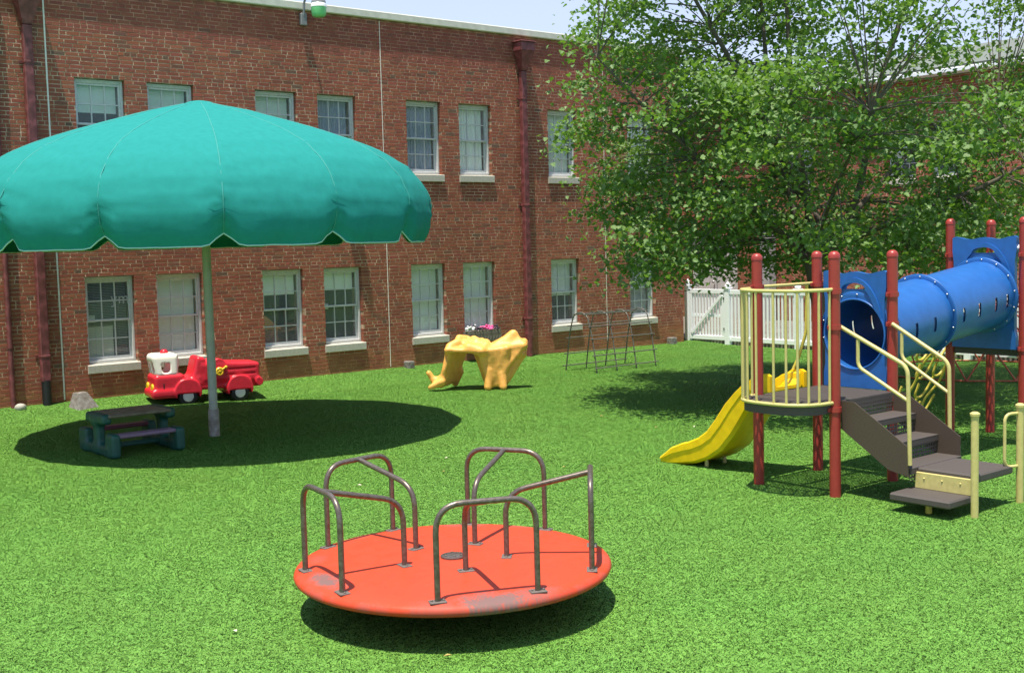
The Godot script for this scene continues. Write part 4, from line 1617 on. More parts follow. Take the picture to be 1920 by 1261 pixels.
	for i in n_fr + 1:
		var u := float(i) / n_fr
		var s := u * cv.get_baked_length()
		var p := cv.sample_baked(s)
		var tn := (cv.sample_baked(minf(s + 0.01, cv.get_baked_length())) - cv.sample_baked(maxf(s - 0.01, 0))).normalized()
		var nn := Vector3(0, -tn.z, tn.y) * 1.0
		if nn.y < 0: nn = -nn
		var idx := u * (wall_h.size() - 1)
		var h: float = lerpf(wall_h[int(idx)], wall_h[mini(int(idx) + 1, wall_h.size() - 1)], idx - int(idx))
		var w := 0.235
		# outer and inner outline of the trough, one closed loop
		var sec := [Vector2(-w + 0.05, -0.03), Vector2(w - 0.05, -0.03), Vector2(w - 0.012, -0.005), Vector2(w - 0.004, h * 0.55), Vector2(w + 0.004, h * 0.6), Vector2(w + 0.004, h - 0.012), Vector2(w - 0.008, h), Vector2(w - 0.04, h), Vector2(w - 0.048, h - 0.012), Vector2(w - 0.05, 0.05), Vector2(w - 0.085, 0.008), Vector2(w - 0.12, 0.0),
			Vector2(-w + 0.12, 0.0), Vector2(-w + 0.085, 0.008), Vector2(-w + 0.05, 0.05), Vector2(-w + 0.048, h - 0.012), Vector2(-w + 0.04, h), Vector2(-w + 0.008, h), Vector2(-w - 0.004, h - 0.012), Vector2(-w - 0.004, h * 0.6), Vector2(-w + 0.004, h * 0.55), Vector2(-w + 0.012, -0.005)]
		var cur := []
		for q in sec:
			cur.append(Vector3(8.485 + q.x, p.y + nn.y * q.y, p.z + nn.z * q.y))
		var cn := []
		for k in sec.size():
			var a2: Vector2 = sec[k]
			var b2: Vector2 = sec[(k + 1) % sec.size()]
			var m2 := Vector2(b2.y - a2.y, a2.x - b2.x).normalized()
			cn.append(Vector3(m2.x, nn.y * m2.y, nn.z * m2.y))
		if i > 0:
			for k in sec.size():
				var l := (k + 1) % sec.size()
				var pp := [prev[k], prev[l], cur[l], cur[k]]
				if (pp[1] - pp[0]).cross(pp[3] - pp[0]).dot(cn[k]) >= 0:
					sl.quadn(pp[0], pp[1], pp[2], pp[3], prev_n[k], prev_n[k], cn[k], cn[k])
				else:
					sl.quadn(pp[0], pp[3], pp[2], pp[1], prev_n[k], cn[k], cn[k], prev_n[k])
		if i == 0 or i == n_fr:
			var poly := PackedVector2Array(sec)
			var ids := Geometry2D.triangulate_polygon(poly)
			for k in range(0, ids.size(), 3):
				sl.flat(cur[ids[k]], cur[ids[k + 1]], cur[ids[k + 2]], -tn if i == 0 else tn)
		prev = cur
		prev_n = cn
	wpart("slide", sl, M.slide, o)
	for sx in [8.245, 8.725]:       # shoulders either side of the slide's mouth
		var sh := MB.new()
		sh.prism(PackedVector2Array([Vector2(6.46, 0.77), Vector2(6.46, 0.905), Vector2(6.5, 0.925), Vector2(6.6, 0.915), Vector2(6.68, 0.86), Vector2(6.72, 0.78), Vector2(6.6, 0.76)]), -0.02, 0.02, Transform3D(Basis(Vector3(0, 0, -1), Vector3.UP, Vector3(1, 0, 0)), Vector3(sx, 0, 0)))
		wpart("slide_shoulder", sh, M.slide, o)
	for q in [Vector3(8.36, 0, -7.3), Vector3(8.61, 0, -7.3)]:
		tube_part("slide_leg", o, [q - Vector3(0, 0.05, 0), q + Vector3(0, 0.1, 0)], 0.018, M.cream)
	# tunnel
	blue_panel(o, 8.93, -6.08, 0.775, 1.79, 0.315, 1.24, 0.3)
	blue_panel(o, 11.05, -6.055, 0.96, 2.05, 0.33, 1.485, 0.3)
	var T0 := Vector3(8.96, 1.24, -6.08)
	var T1 := Vector3(11.02, 1.485, -6.055)
	var ax := (T1 - T0).normalized()
	var sd := ax.cross(Vector3.UP).normalized()
	var upv := sd.cross(ax).normalized()
	var length := T0.distance_to(T1)
	var slots := [0.19, 0.33, 0.56, 0.69, 0.83, 0.93]
	var stops := []
	for i in 31:
		stops.append(i / 30.0)
	for s in slots:
		stops = stops.filter(func(e: float) -> bool: return absf(e - s) > 0.018)
		stops.append(s - 0.009); stops.append(s + 0.009)
	stops.sort()
	var tb := MB.new()
	var seg := 64
	for i in stops.size() - 1:
		var mid: float = (stops[i] + stops[i + 1]) * 0.5
		var in_slot := false
		for s in slots:
			if absf(mid - s) < 0.008: in_slot = true
		for k in seg:
			var a0 := TAU * k / seg
			var a1 := TAU * (k + 1) / seg
			var am := (a0 + a1) * 0.5
			var height_here := sin(am) * 0.33
			if in_slot and height_here > -0.11 and height_here < 0.03:
				continue
			for shell in 2:
				var rad := 0.332 if shell == 0 else 0.318
				var d0 := sd * cos(a0) + upv * sin(a0)
				var d1 := sd * cos(a1) + upv * sin(a1)
				var q := [T0 + ax * length * stops[i] + d0 * rad, T0 + ax * length * stops[i] + d1 * rad, T0 + ax * length * stops[i + 1] + d1 * rad, T0 + ax * length * stops[i + 1] + d0 * rad]
				if shell == 0:
					if (q[1] - q[0]).cross(q[3] - q[0]).dot(d0) > 0:
						tb.quadn(q[0], q[1], q[2], q[3], d0, d1, d1, d0)
					else:
						tb.quadn(q[0], q[3], q[2], q[1], d0, d0, d1, d1)
				else:
					if (q[1] - q[0]).cross(q[3] - q[0]).dot(d0) < 0:
						tb.quadn(q[0], q[1], q[2], q[3], -d0, -d1, -d1, -d0)
					else:
						tb.quadn(q[0], q[3], q[2], q[1], -d0, -d0, -d1, -d1)
	var tunnel := wpart("tunnel_tube", tb, M.blue, o)
	for s in [0.0, 0.47, 0.985]:
		var fr := MB.new()
		var ft2 := Transform3D(Basis(sd, ax, sd.cross(ax)), T0 + ax * length * s)
		fr.lathe([Vector2(0.325, -0.016), Vector2(0.368, -0.016), Vector2(0.372, -0.012), Vector2(0.372, 0.012), Vector2(0.368, 0.016), Vector2(0.325, 0.016)], 64, ft2)
		wpart("flange", fr, M.blue, tunnel)
		for k in 14:
			var a := TAU * (k + 0.3) / 14
			var bo := MB.new()
			bo.ball(T0 + ax * (length * s - 0.018) + (sd * cos(a) + upv * sin(a)) * 0.352, Vector3.ONE * 0.0085, 8, 5)
			wpart("bolt", bo, M.bolt, tunnel)
	# stairs
	for x in [8.125, 8.865]:
		var st := MB.new()
		st.prism(PackedVector2Array([Vector2(5.67, 0.775), Vector2(5.67, 0.55), Vector2(5.24, 0.27), Vector2(5.06, 0.235), Vector2(5.06, 0.46), Vector2(5.55, 0.775)]), -0.004, 0.004, Transform3D(Basis(Vector3(0, 0, -1), Vector3.UP, Vector3(1, 0, 0)), Vector3(x, 0, 0)))
		wpart("stringer", st, M.stringer, o)
	for i in 3:
		var z0 := -5.68 + i * 0.205
		var y := 0.77 - (i + 1) * 0.155
		var tr := MB.new()
		tr.bx(8.13, 8.86, y - 0.012, y, z0, z0 + 0.225, 0.003)
		tr.bx(8.13, 8.86, y - 0.05, y - 0.012, z0 + 0.212, z0 + 0.2245)
		wpart("tread", tr, M.deck, o)
		var ri := MB.new()
		ri.quad(Vector3(8.13, y, z0 + 0.004), Vector3(8.86, y, z0 + 0.004), Vector3(8.86, y + 0.15, z0 + 0.004), Vector3(8.13, y + 0.15, z0 + 0.004), Vector3(0, 0, 1))
		wpart("riser", ri, M.perforated, o)
	var last := MB.new()
	last.quad(Vector3(8.13, 0.2, -5.062), Vector3(8.86, 0.2, -5.062), Vector3(8.86, 0.295, -5.062), Vector3(8.13, 0.295, -5.062), Vector3(0, 0, 1))
	wpart("riser", last, M.perforated, o)
	tube_part("handrail", o, [B + Vector3(0.05, 1.37, 0.02), Vector3(8.12, 1.085, -5.07), Vector3(8.12, 0.33, -5.05)], 0.0165, M.cream, 0.07)
	tube_part("lower_handrail", o, [Vector3(8.12, 1.275, -5.51), Vector3(8.12, 1.06, -5.51), Vector3(8.12, 0.82, -5.06)], 0.0145, M.cream, 0.05)
	tube_part("handrail", o, [C + Vector3(-0.05, 1.345, 0.03), Vector3(8.88, 1.05, -5.17), Vector3(8.88, 0.38, -5.16)], 0.0165, M.cream, 0.07)
	tube_part("lower_handrail", o, [Vector3(8.88, 1.27, -5.6), Vector3(8.88, 1.06, -5.6), Vector3(8.88, 0.8, -5.17)], 0.0145, M.cream, 0.05)
	# transfer pads in front of the stairs
	var up := MB.new()
	up.bx(8.225, 8.78, 0.235, 0.3, -5.06, -4.57, 0.012)
	wpart("upper_pad", up, M.deck, o)
	var lp := MB.new()
	lp.bx(7.91, 8.25, 0.085, 0.145, -5.1, -4.6, 0.012)
	wpart("lower_pad", lp, M.deck, o)
	var yp := MB.new()
	yp.bx(8.2, 8.222, 0.145, 0.27, -5.06, -4.6, 0.004)
	for i in 3:
		yp.ball(Vector3(8.199, 0.225, -4.98 + i * 0.15), Vector3(0.006, 0.008, 0.008), 8, 4)
	wpart("riser_panel", yp, M.cream, o)
	for q in [Vector3(8.05, 0, -4.85), Vector3(8.5, 0, -4.82)]:
		tube_part("pad_leg", o, [q - Vector3(0, 0.05, 0), q + Vector3(0, 0.12, 0)], 0.025, M.loop_yellow)
	for q in [[Vector3(8.156, 0, -4.541), 0.785], [Vector3(8.845, 0, -4.553), 0.775]]:
		var at: Vector3 = q[0]
		var yb := MB.new()
		yb.lathe([Vector2(0.028, -0.05), Vector2(0.028, q[1] - 0.03), Vector2(0.036, q[1] - 0.03), Vector2(0.037, q[1] - 0.012), Vector2(0.02, q[1]), Vector2(0, q[1] + 0.002)], 16, Transform3D(Basis(), at))
		wpart("yellow_post", yb, M.cream, o)
	tube_part("grab_loop", o, [Vector3(8.83, 0.7, -4.56), Vector3(8.7, 0.7, -4.6), Vector3(8.7, 0.29, -4.6), Vector3(8.83, 0.29, -4.56)], 0.0125, M.cream, 0.07)
	# climbing loops beside the far deck
	for s in [0.0, 1.0]:
		var x: float = 11.2 + s * 0.5
		tube_part("climber_rail", o, [Vector3(x, -0.05, -7.15), Vector3(x - 0.02, 0.28, -7.12), Vector3(x + 0.05, 0.5, -6.95), Vector3(x, 0.75, -6.82), Vector3(x + 0.02, 0.98, -6.6), Vector3(x, 0.98, -6.46)], 0.013, M.loop_yellow, 0.1)
	var zz := [-7.13, -7.02, -6.93, -6.8]
	for i in 4:
		var y := 0.12 + i * 0.22
		var sx := 11.25 if i % 2 else 11.45
		for side in [0.0, 0.33]:
			tube_part("climber_loop", o, [Vector3(sx + side - 0.2, y + 0.17, zz[i] + 0.05), Vector3(sx + side - 0.22, y + 0.02, zz[i]), Vector3(sx + side - 0.04, y, zz[i] - 0.03), Vector3(sx + side + 0.05, y + 0.1, zz[i]), Vector3(sx + side + 0.06, y + 0.22, zz[i] + 0.06)], 0.013, M.loop_yellow, 0.07)
	# white barrier rail at the far deck
	tube_part("barrier_bar", o, [F + Vector3(-0.02, 1.93, -0.05), F + Vector3(0.3, 2.2, -0.05)], 0.012, M.white)


# ---------------------------------------------------------------- climbers
func build_dome() -> void:
	var c := Vector3(16.83, 0, -9.4)
	var o := thing("dome_climber", "low red-orange dome climber of triangular bars behind the blue tunnel", "climber", c)
	var rings := [[1.46, 0.0, 14, 0.0], [1.34, 0.5, 14, 0.5], [0.98, 0.92, 14, 0.0], [0.5, 1.15, 7, 0.25]]
	var nodes := []
	for r in rings:
		var line := []
		for i in r[2]:
			var a: float = TAU * (i + r[3]) / r[2]
			line.append(Vector3(cos(a) * r[0], r[1], sin(a) * r[0]))
		nodes.append(line)
	var pairs := []
	for j in 4:
		for i in nodes[j].size():
			pairs.append([nodes[j][i], nodes[j][(i + 1) % nodes[j].size()]])
	for i in 14:
		pairs.append([nodes[0][i], nodes[1][i]]); pairs.append([nodes[0][(i + 1) % 14], nodes[1][i]])
		pairs.append([nodes[1][i], nodes[2][i]]); pairs.append([nodes[1][i], nodes[2][(i + 1) % 14]])
		pairs.append([nodes[2][i], nodes[3][i / 2]])
	for p in pairs:
		var b := MB.new()
		b.tube(PackedVector3Array([p[0] + Vector3.UP * 0.02, p[1] + Vector3.UP * 0.02]), 0.013, 6)
		part("bar", b, M.orange_bars, o)


func build_arch_climber() -> void:
	var o := thing("arch_climber", "thin grey metal arch climber with crossbars in front of the brick wall", "climber", Vector3(13.86, 0.02, -14.15))
	var xs := [-0.67, -0.22, 0.23, 0.69]
	var shape := func(t: float) -> Vector3:   # t 0..1 over the arch from back foot to front foot
		var pts := [Vector3(0, -0.1, -0.38), Vector3(0, 0.55, -0.27), Vector3(0, 0.88, -0.17), Vector3(0, 0.94, -0.05), Vector3(0, 0.94, 0.05), Vector3(0, 0.88, 0.17), Vector3(0, 0.55, 0.27), Vector3(0, -0.1, 0.38)]
		var k := t * 7.0
		var i := mini(int(k), 6)
		return pts[i].lerp(pts[i + 1], k - i)
	for x in xs:
		var pts := []
		for i in 8:
			pts.append(shape.call(i / 7.0) + Vector3(x, 0, 0))
		var b := MB.new()
		b.tube(fillet(pts, 0.06, 4), 0.0105, 8)
		part("arch", b, M.bars, o)
	for q in [[0.06, 0.375], [0.26, 0.335], [0.52, 0.285], [0.72, 0.235], [0.91, 0.13]]:
		for s in [-1.0, 1.0]:
			var b := MB.new()
			b.tube(PackedVector3Array([Vector3(-0.73, q[0], q[1] * s), Vector3(0.75, q[0], q[1] * s)]), 0.009, 8)
			part("rail", b, M.bars, o)


func build_creature() -> void:
	var at := on_ground(10.8, -13.64)
	var o := thing("animal_climber", "yellow-orange plastic animal-shaped play climber with arched back on the turf", "climber", at)
	o.rotation.y = -deg_to_rad(39.7)      # its long side faces the camera
	var V := func(px: float, py: float, z: float) -> Vector3: return Vector3((px - 910.0) / 131.0, (730.0 - py) / 131.0, z)
	var plates := [
		# back leg, a wide hollow slab seen from inside
		[V.call(842, 660, 0.16), V.call(826, 719, 0.14), V.call(850, 716, -0.28), 0.035],
		[V.call(842, 660, 0.16), V.call(850, 716, -0.28), V.call(872, 660, -0.3), 0.035],
		[V.call(826, 719, 0.14), V.call(842, 660, 0.16), V.call(833, 690, 0.2), 0.03],
		# saddle
		[V.call(840, 652, 0.22), V.call(902, 656, 0.24), V.call(905, 640, -0.25), 0.035],
		[V.call(840, 652, 0.22), V.call(905, 640, -0.25), V.call(862, 640, -0.25), 0.035],
		[V.call(862, 640, 0.05), V.call(915, 642, 0.05), V.call(905, 655, 0.24), 0.05],
		# chest and front legs
		[V.call(900, 658, 0.2), V.call(952, 652, 0.18), V.call(918, 720, 0.12), 0.04],
		[V.call(952, 652, 0.18), V.call(918, 720, 0.12), V.call(946, 720, 0.14), 0.04],
		[V.call(900, 658, -0.15), V.call(945, 650, -0.15), V.call(915, 720, -0.12), 0.04],
		[V.call(895, 660, 0.05), V.call(915, 722, 0.0), V.call(925, 680, 0.1), 0.05],
		# neck and head
		[V.call(920, 652, 0.12), V.call(966, 626, 0.0), V.call(985, 648, 0.1), 0.04],
		[V.call(920, 652, 0.12), V.call(985, 648, 0.1), V.call(948, 690, 0.16), 0.04],
		[V.call(920, 650, -0.12), V.call(966, 626, 0.0), V.call(985, 648, -0.1), 0.04],
		[V.call(985, 650, 0.02), V.call(984, 668, 0.04), V.call(950, 715, 0.05), 0.035],
		[V.call(985, 650, 0.02), V.call(950, 715, 0.05), V.call(940, 660, 0.05), 0.05],
	]
	var caps := [
		[V.call(803, 696, 0.1), V.call(812, 710, 0.1), 0.045, 0.04], [V.call(812, 710, 0.1), V.call(830, 706, 0.1), 0.04, 0.06],
		[V.call(806, 722, 0.2), V.call(828, 712, 0.18), 0.035, 0.06],
		[V.call(850, 722, -0.3), V.call(860, 700, -0.28), 0.05, 0.06],
		[V.call(862, 632, 0.02), V.call(875, 636, -0.05), 0.06, 0.07], [V.call(890, 634, 0.0), V.call(896, 640, 0.05), 0.055, 0.07], [V.call(912, 642, 0.02), V.call(912, 648, 0.1), 0.06, 0.07],
		[V.call(845, 646, 0.15), V.call(858, 640, 0.1), 0.06, 0.06], [V.call(880, 648, 0.2), V.call(898, 652, 0.2), 0.06, 0.06],
		[V.call(915, 724, 0.18), V.call(917, 694, 0.16), 0.06, 0.05], [V.call(944, 724, 0.2), V.call(941, 700, 0.16), 0.055, 0.05],
		[V.call(913, 725, -0.2), V.call(920, 690, -0.14), 0.05, 0.06],
		[V.call(964, 629, 0.0), V.call(952, 648, 0.0), 0.065, 0.12], [V.call(986, 642, 0.0), V.call(975, 650, 0.0), 0.055, 0.09], [V.call(984, 664, 0.08), V.call(972, 664, 0.06), 0.045, 0.06],
		[V.call(930, 665, 0.08), V.call(936, 690, 0.1), 0.13, 0.08]]
	var nf := FastNoiseLite.new()
	nf.seed = 44
	nf.frequency = 3.2
	var f := func(p: Vector3) -> float:
		var d := 9.0
		for q in plates:
			d = smin(d, plate(p, q[0], q[1], q[2], q[3]), 0.05)
		for q in caps:
			d = smin(d, capsule(p, q[0], q[1], q[2], q[3]), 0.045)
		return d + nf.get_noise_3dv(p) * 0.008
	var b := MB.new()
	b.nets(f, Vector3(-0.95, -0.03, -0.5), Vector3(0.75, 1.0, 0.42), 0.025)
	part("body", b, M.creature, o)


# ---------------------------------------------------------------- toys
func build_truck() -> void:
	var at := Vector3(7.05, 0.0, -15.64)
	var o := thing("toy_fire_truck", "red plastic ride-on fire truck with white cab near the wall", "toy truck", at)
	o.rotation.y = -0.2
	o.scale = Vector3.ONE * 1.0
	# x runs from the front (negative) to the rear, origin under the front wheels' axle
	var body := func(p: Vector3) -> float:
		var d := rbox(p, Vector3(-0.24, 0.31, 0), Vector3(0.21, 0.14, 0.245), 0.06)
		d = smin(d, rbox(p, Vector3(-0.25, 0.185, 0), Vector3(0.245, 0.065, 0.265), 0.045), 0.03)
		d = smin(d, rbox(p, Vector3(0.3, 0.25, 0), Vector3(0.7, 0.055, 0.21), 0.03), 0.04)
		d = smin(d, rbox(p, Vector3(0.0, 0.33, 0), Vector3(0.2, 0.05, 0.2), 0.03), 0.04)
		var q := p - Vector3(0.16, 0.46, 0)
		q = Vector3(q.x * 0.96 - q.y * 0.26, q.x * 0.26 + q.y * 0.96, q.z)
		d = smin(d, rbox(q, Vector3.ZERO, Vector3(0.07, 0.2, 0.21), 0.05), 0.06)
		d = smin(d, rbox(p, Vector3(0.4, 0.43, 0), Vector3(0.2, 0.14, 0.22), 0.05), 0.04)
		d = smin(d, rbox(p - Vector3(0, -0.06 * (p.x - 0.7), 0), Vector3(0.7, 0.42, 0), Vector3(0.32, 0.135, 0.235), 0.045), 0.02)
		d = smin(d, maxf(Vector2(p.x - 0.44, p.y - 0.52).length() - 0.1, absf(p.z) - 0.235), 0.02)
		d = smin(d, maxf(Vector2(p.x - 1.0, p.y - 0.26).length() - 0.06, absf(p.z) - 0.25), 0.03)
		d = smin(d, maxf(Vector2(p.x, p.y - 0.19).length() - 0.185, absf(p.z) - 0.275), 0.015)
		d = smin(d, maxf(Vector2(p.x - 0.72, p.y - 0.19).length() - 0.185, absf(p.z) - 0.275), 0.015)
		for wx in [0.0, 0.72]:
			d = maxf(d, -maxf(Vector2(p.x - wx, p.y - 0.128).length() - 0.15, maxf(0.16 - absf(p.z), p.y - 0.165)))
		for gy in [0.455, 0.385]:
			d = maxf(d, -rbox(p, Vector3(0.76, gy, signf(p.z) * 0.24), Vector3(0.2, 0.014, 0.014), 0.008))
		d = maxf(d, -rbox(p, Vector3(0.72, 0.6, 0), Vector3(0.26, 0.06, 0.17), 0.03))
		d = maxf(d, -rbox(p, Vector3(-0.24, 0.5, 0), Vector3(0.12, 0.1, 0.16), 0.03))
		return maxf(d, 0.11 - p.y)
	var b := MB.new()
	b.nets(body, Vector3(-0.56, 0.06, -0.33), Vector3(1.12, 0.74, 0.33), 0.02)
	part("body", b, M.truck_red, o)
	var cab := func(p: Vector3) -> float:
		var s := p
		s.x += (p.y - 0.45) * -0.18 * signf(p.x + 0.25) * (1.0 if p.x < -0.25 else 0.25)
		s.z *= 1.0 + 0.35 * maxf(p.y - 0.45, 0.0)
		var d := rbox(s, Vector3(-0.26, 0.56, 0), Vector3(0.16, 0.165, 0.225), 0.07)
		d = maxf(d, -rbox(s, Vector3(-0.24, 0.53, 0), Vector3(0.15, 0.165, 0.19), 0.05))
		for wz in [-0.1, 0.1]:
			d = maxf(d, -rbox(s, Vector3(-0.42, 0.55, wz), Vector3(0.1, 0.078, 0.062), 0.03))
		d = maxf(d, -rbox(s, Vector3(-0.27, 0.54, 0), Vector3(0.048, 0.07, 0.5), 0.035))
		d = maxf(d, -rbox(s, Vector3(-0.02, 0.55, 0), Vector3(0.14, 0.14, 0.16), 0.04))
		return maxf(d, 0.43 - p.y)
	b = MB.new()
	b.nets(cab, Vector3(-0.52, 0.4, -0.3), Vector3(-0.02, 0.8, 0.3), 0.0175)
	part("cab", b, M.truck_white, o)
	b = MB.new()
	b.lathe([Vector2(0.055, 0.72), Vector2(0.055, 0.745), Vector2(0.035, 0.772), Vector2(0, 0.778)], 16, Transform3D(Basis(), Vector3(-0.25, 0, 0)))
	part("beacon", b, M.truck_red, o)
	for s in [-0.15, 0.15]:
		b = MB.new()
		b.lathe([Vector2(0.0, 0.0), Vector2(0.055, 0.0), Vector2(0.055, 0.02), Vector2(0.04, 0.03), Vector2(0.02, 0.026), Vector2(0.0, 0.026)], 16, Transform3D(Basis(Vector3(0, 0, 1), Vector3(-1, 0, 0), Vector3(0, -1, 0)), Vector3(-0.445, 0.27, s)))
		part("headlight", b, M.truck_yellow, o)
	for s in [-1.0, 1.0]:
		b = MB.new()
		b.bx(-0.33, -0.315, 0.25, 0.33, s * 0.246 - 0.004, s * 0.246 + 0.004, 0.002)
		part("door_slot", b, M.black, o)
		var zt := Transform3D(Basis(Vector3(1, 0, 0), Vector3(0, 0, s), Vector3(0, -s, 0)), Vector3(0.44, 0.44, s * 0.235))
		b = MB.new()
		b.lathe([Vector2(0.03, 0.0), Vector2(0.056, 0.0), Vector2(0.06, 0.02), Vector2(0.045, 0.035), Vector2(0.03, 0.03), Vector2(0.025, 0.02), Vector2(0.022, 0.035), Vector2(0.0, 0.04)], 18, zt)
		var reel := part("hose_reel", b, M.truck_yellow, o)
		b = MB.new()
		b.tube(PackedVector3Array([Vector3(0.37, 0.4, s * 0.255), Vector3(0.52, 0.49, s * 0.255)]), 0.014, 8)
		b.ball(Vector3(0.53, 0.495, s * 0.257), Vector3.ONE * 0.022, 10, 6)
		b.ball(Vector3(0.36, 0.395, s * 0.257), Vector3.ONE * 0.02, 10, 6)
		part("crank", b, M.truck_yellow, reel)
		for wx in [0.0, 0.72]:
			var wt := Transform3D(Basis(Vector3(1, 0, 0), Vector3(0, 0, s), Vector3(0, -s, 0)), Vector3(wx, 0.128, s * 0.165))
			b = MB.new()
			b.lathe([Vector2(0.06, 0.0), Vector2(0.112, 0.0), Vector2(0.132, 0.014), Vector2(0.134, 0.045), Vector2(0.132, 0.076), Vector2(0.112, 0.09), Vector2(0.08, 0.088), Vector2(0.074, 0.066)], 24, wt)
			var wheel := part("wheel", b, M.black, o)
			b = MB.new()
			b.lathe([Vector2(0.076, 0.055), Vector2(0.073, 0.084), Vector2(0.057, 0.092), Vector2(0.03, 0.088), Vector2(0.0, 0.094)], 20, wt)
			part("hubcap", b, M.truck_white, wheel)


func build_table() -> void:
	var o := thing("kids_picnic_table", "low dark green children's picnic table in the umbrella's shade", "picnic table", on_ground(4.98, -12.42))
	var tp := MB.new()
	tp.bx(-0.34, 0.34, 0.4, 0.435, -0.27, 0.28, 0.012)
	part("tabletop", tp, M.table_top, o)
	for s in [-1.0, 1.0]:
		var be := MB.new()
		be.bx(-0.33, 0.33, 0.2, 0.24, s * 0.36 - 0.085, s * 0.36 + 0.085, 0.014)
		part("bench", be, M.bench_purple if s > 0 else M.bench_dark, o)
		var fr := MB.new()
		var sx: float = s * 0.35
		var ft := Transform3D(Basis(Vector3(0, 0, 1), Vector3.UP, Vector3(-1, 0, 0)), Vector3(sx, 0, 0))
		var d := func(p: Vector3) -> float:
			var e := rbox(p, Vector3(0, 0.13, 0.37), Vector3(0.05, 0.125, 0.11), 0.035)
			e = minf(e, rbox(p, Vector3(0, 0.13, -0.37), Vector3(0.05, 0.125, 0.11), 0.035))
			e = smin(e, rbox(p, Vector3(0, 0.06, 0), Vector3(0.045, 0.055, 0.4), 0.03), 0.05)
			e = smin(e, rbox(p, Vector3(0, 0.22, 0), Vector3(0.045, 0.19, 0.075), 0.03), 0.06)
			e = smin(e, rbox(p, Vector3(0, 0.385, 0), Vector3(0.055, 0.055, 0.25), 0.035), 0.06)
			return e
		fr.nets(d, Vector3(-0.1, -0.03, -0.6), Vector3(0.1, 0.48, 0.6), 0.0185)
		part("leg_frame", fr, M.table_green, o, Vector3(sx, 0, 0))
	var cr := MB.new()
	cr.bx(-0.36, 0.36, 0.05, 0.1, -0.03, 0.03, 0.01)
	part("crossbar", cr, M.table_green, o)


# ---------------------------------------------------------------- on and along the wall
func build_downspouts() -> void:
	var specs := [[13.83, "maroon downspout with a box head right of the middle windows"], [5.36, "wide maroon downspout with a black foot at the left end of the wall"]]
	for q in specs:
		var x: float = q[0]
		var g := height(x, WALL_Z)
		var o := thing("downspout", q[1], "downspout", Vector3(x, 0, WALL_Z), 0.0, "downspouts on the brick wall")
		var hd := MB.new()
		hd.bx(-0.16, 0.16, 5.43, 5.58, 0.004, 0.24, 0.008)
		hd.bx(-0.18, 0.18, 5.58, 5.6, 0.004, 0.26, 0.006)
		part("conductor_head", hd, M.pipe, o)
		var fn := MB.new()
		var a := [Vector3(-0.15, 5.43, 0.01), Vector3(0.15, 5.43, 0.01), Vector3(0.15, 5.43, 0.23), Vector3(-0.15, 5.43, 0.23)]
		var b := [Vector3(-0.06, 5.1, 0.02), Vector3(0.06, 5.1, 0.02), Vector3(0.06, 5.1, 0.12), Vector3(-0.06, 5.1, 0.12)]
		for i in 4:
			var j := (i + 1) % 4
			fn.quad(a[i], a[j], b[j], b[i], (a[i] + a[j]) * 0.5 - Vector3(0, 5.43, 0.12))
		part("funnel", fn, M.pipe, o)
		var pp := MB.new()
		pp.bx(-0.06, 0.06, g + 0.3, 5.1, 0.02, 0.115, 0.012)
		part("pipe", pp, M.pipe, o)
		for y in [0.75, 2.75, 4.6]:
			var st := MB.new()
			st.bx(-0.1, 0.1, y, y + 0.035, 0.003, 0.012)
			st.bx(-0.064, 0.064, y + 0.001, y + 0.034, 0.012, 0.119, 0.004)
			part("strap", st, M.pipe, o)
		var ft := MB.new()
		ft.tube(PackedVector3Array([Vector3(0, g - 0.1, 0.07), Vector3(0, g + 0.32, 0.07)]), 0.06, 14)
		part("boot", ft, M.black if x < 8 else M.pipe, o)
	var t := thing("drain_pipe", "thin maroon drain pipe at the left edge beside the wider downspout", "drain pipe", Vector3(4.93, 0, WALL_Z))
	var tp := MB.new()
	tp.tube(PackedVector3Array([Vector3(0, 0.1, 0.05), Vector3(0, 5.7, 0.05)]), 0.034, 12)
	part("pipe", tp, M.pipe, t)
	for y in [0.9, 3.0, 5.0]:
		var st := MB.new()
		st.lathe([Vector2(0.03, y), Vector2(0.04, y), Vector2(0.04, y + 0.03), Vector2(0.03, y + 0.03)], 12, Transform3D(Basis(), Vector3(0, 0, 0.05)))
		part("strap", st, M.pipe, t)


func build_lamp() -> void:
	var o := thing("wall_lamp", "wall lamp with a white and green glass bowl under the roof edge", "lamp", Vector3(9.5, 5.5, WALL_Z))
	var bxm := MB.new()
	bxm.bx(-0.05, 0.05, -0.02, 0.16, 0.003, 0.07, 0.008)
	part("junction_box", bxm, M.grey_metal, o)
	var arm := MB.new()
	arm.tube(fillet([Vector3(0, 0.12, 0.06), Vector3(-0.005, 0.36, 0.09), Vector3(0.03, 0.42, 0.3), Vector3(0.06, 0.38, 0.38)], 0.09, 6), 0.018, 10)
	part("arm", arm, M.grey_metal, o)
	var cap := MB.new()
	cap.lathe([Vector2(0.0, 0.27), Vector2(0.11, 0.27), Vector2(0.1, 0.31), Vector2(0.07, 0.34), Vector2(0.065, 0.45), Vector2(0.0, 0.46)], 20, Transform3D(Basis(), Vector3(0.06, 0, 0.4)))
	part("cap", cap, M.grey_metal, o)
	var w := MB.new()
	w.lathe([Vector2(0.118, 0.2), Vector2(0.115, 0.24), Vector2(0.1, 0.27), Vector2(0.05, 0.28)], 24, Transform3D(Basis(), Vector3(0.06, 0, 0.4)))
	part("bowl_rim", w, M.globe_white, o)
	var gr := MB.new()
	gr.lathe([Vector2(0.0, 0.055), Vector2(0.075, 0.055), Vector2(0.098, 0.07), Vector2(0.108, 0.1), Vector2(0.116, 0.2)], 24, Transform3D(Basis(), Vector3(0.06, 0, 0.4)))
	part("bowl", gr, M.globe_green, o)


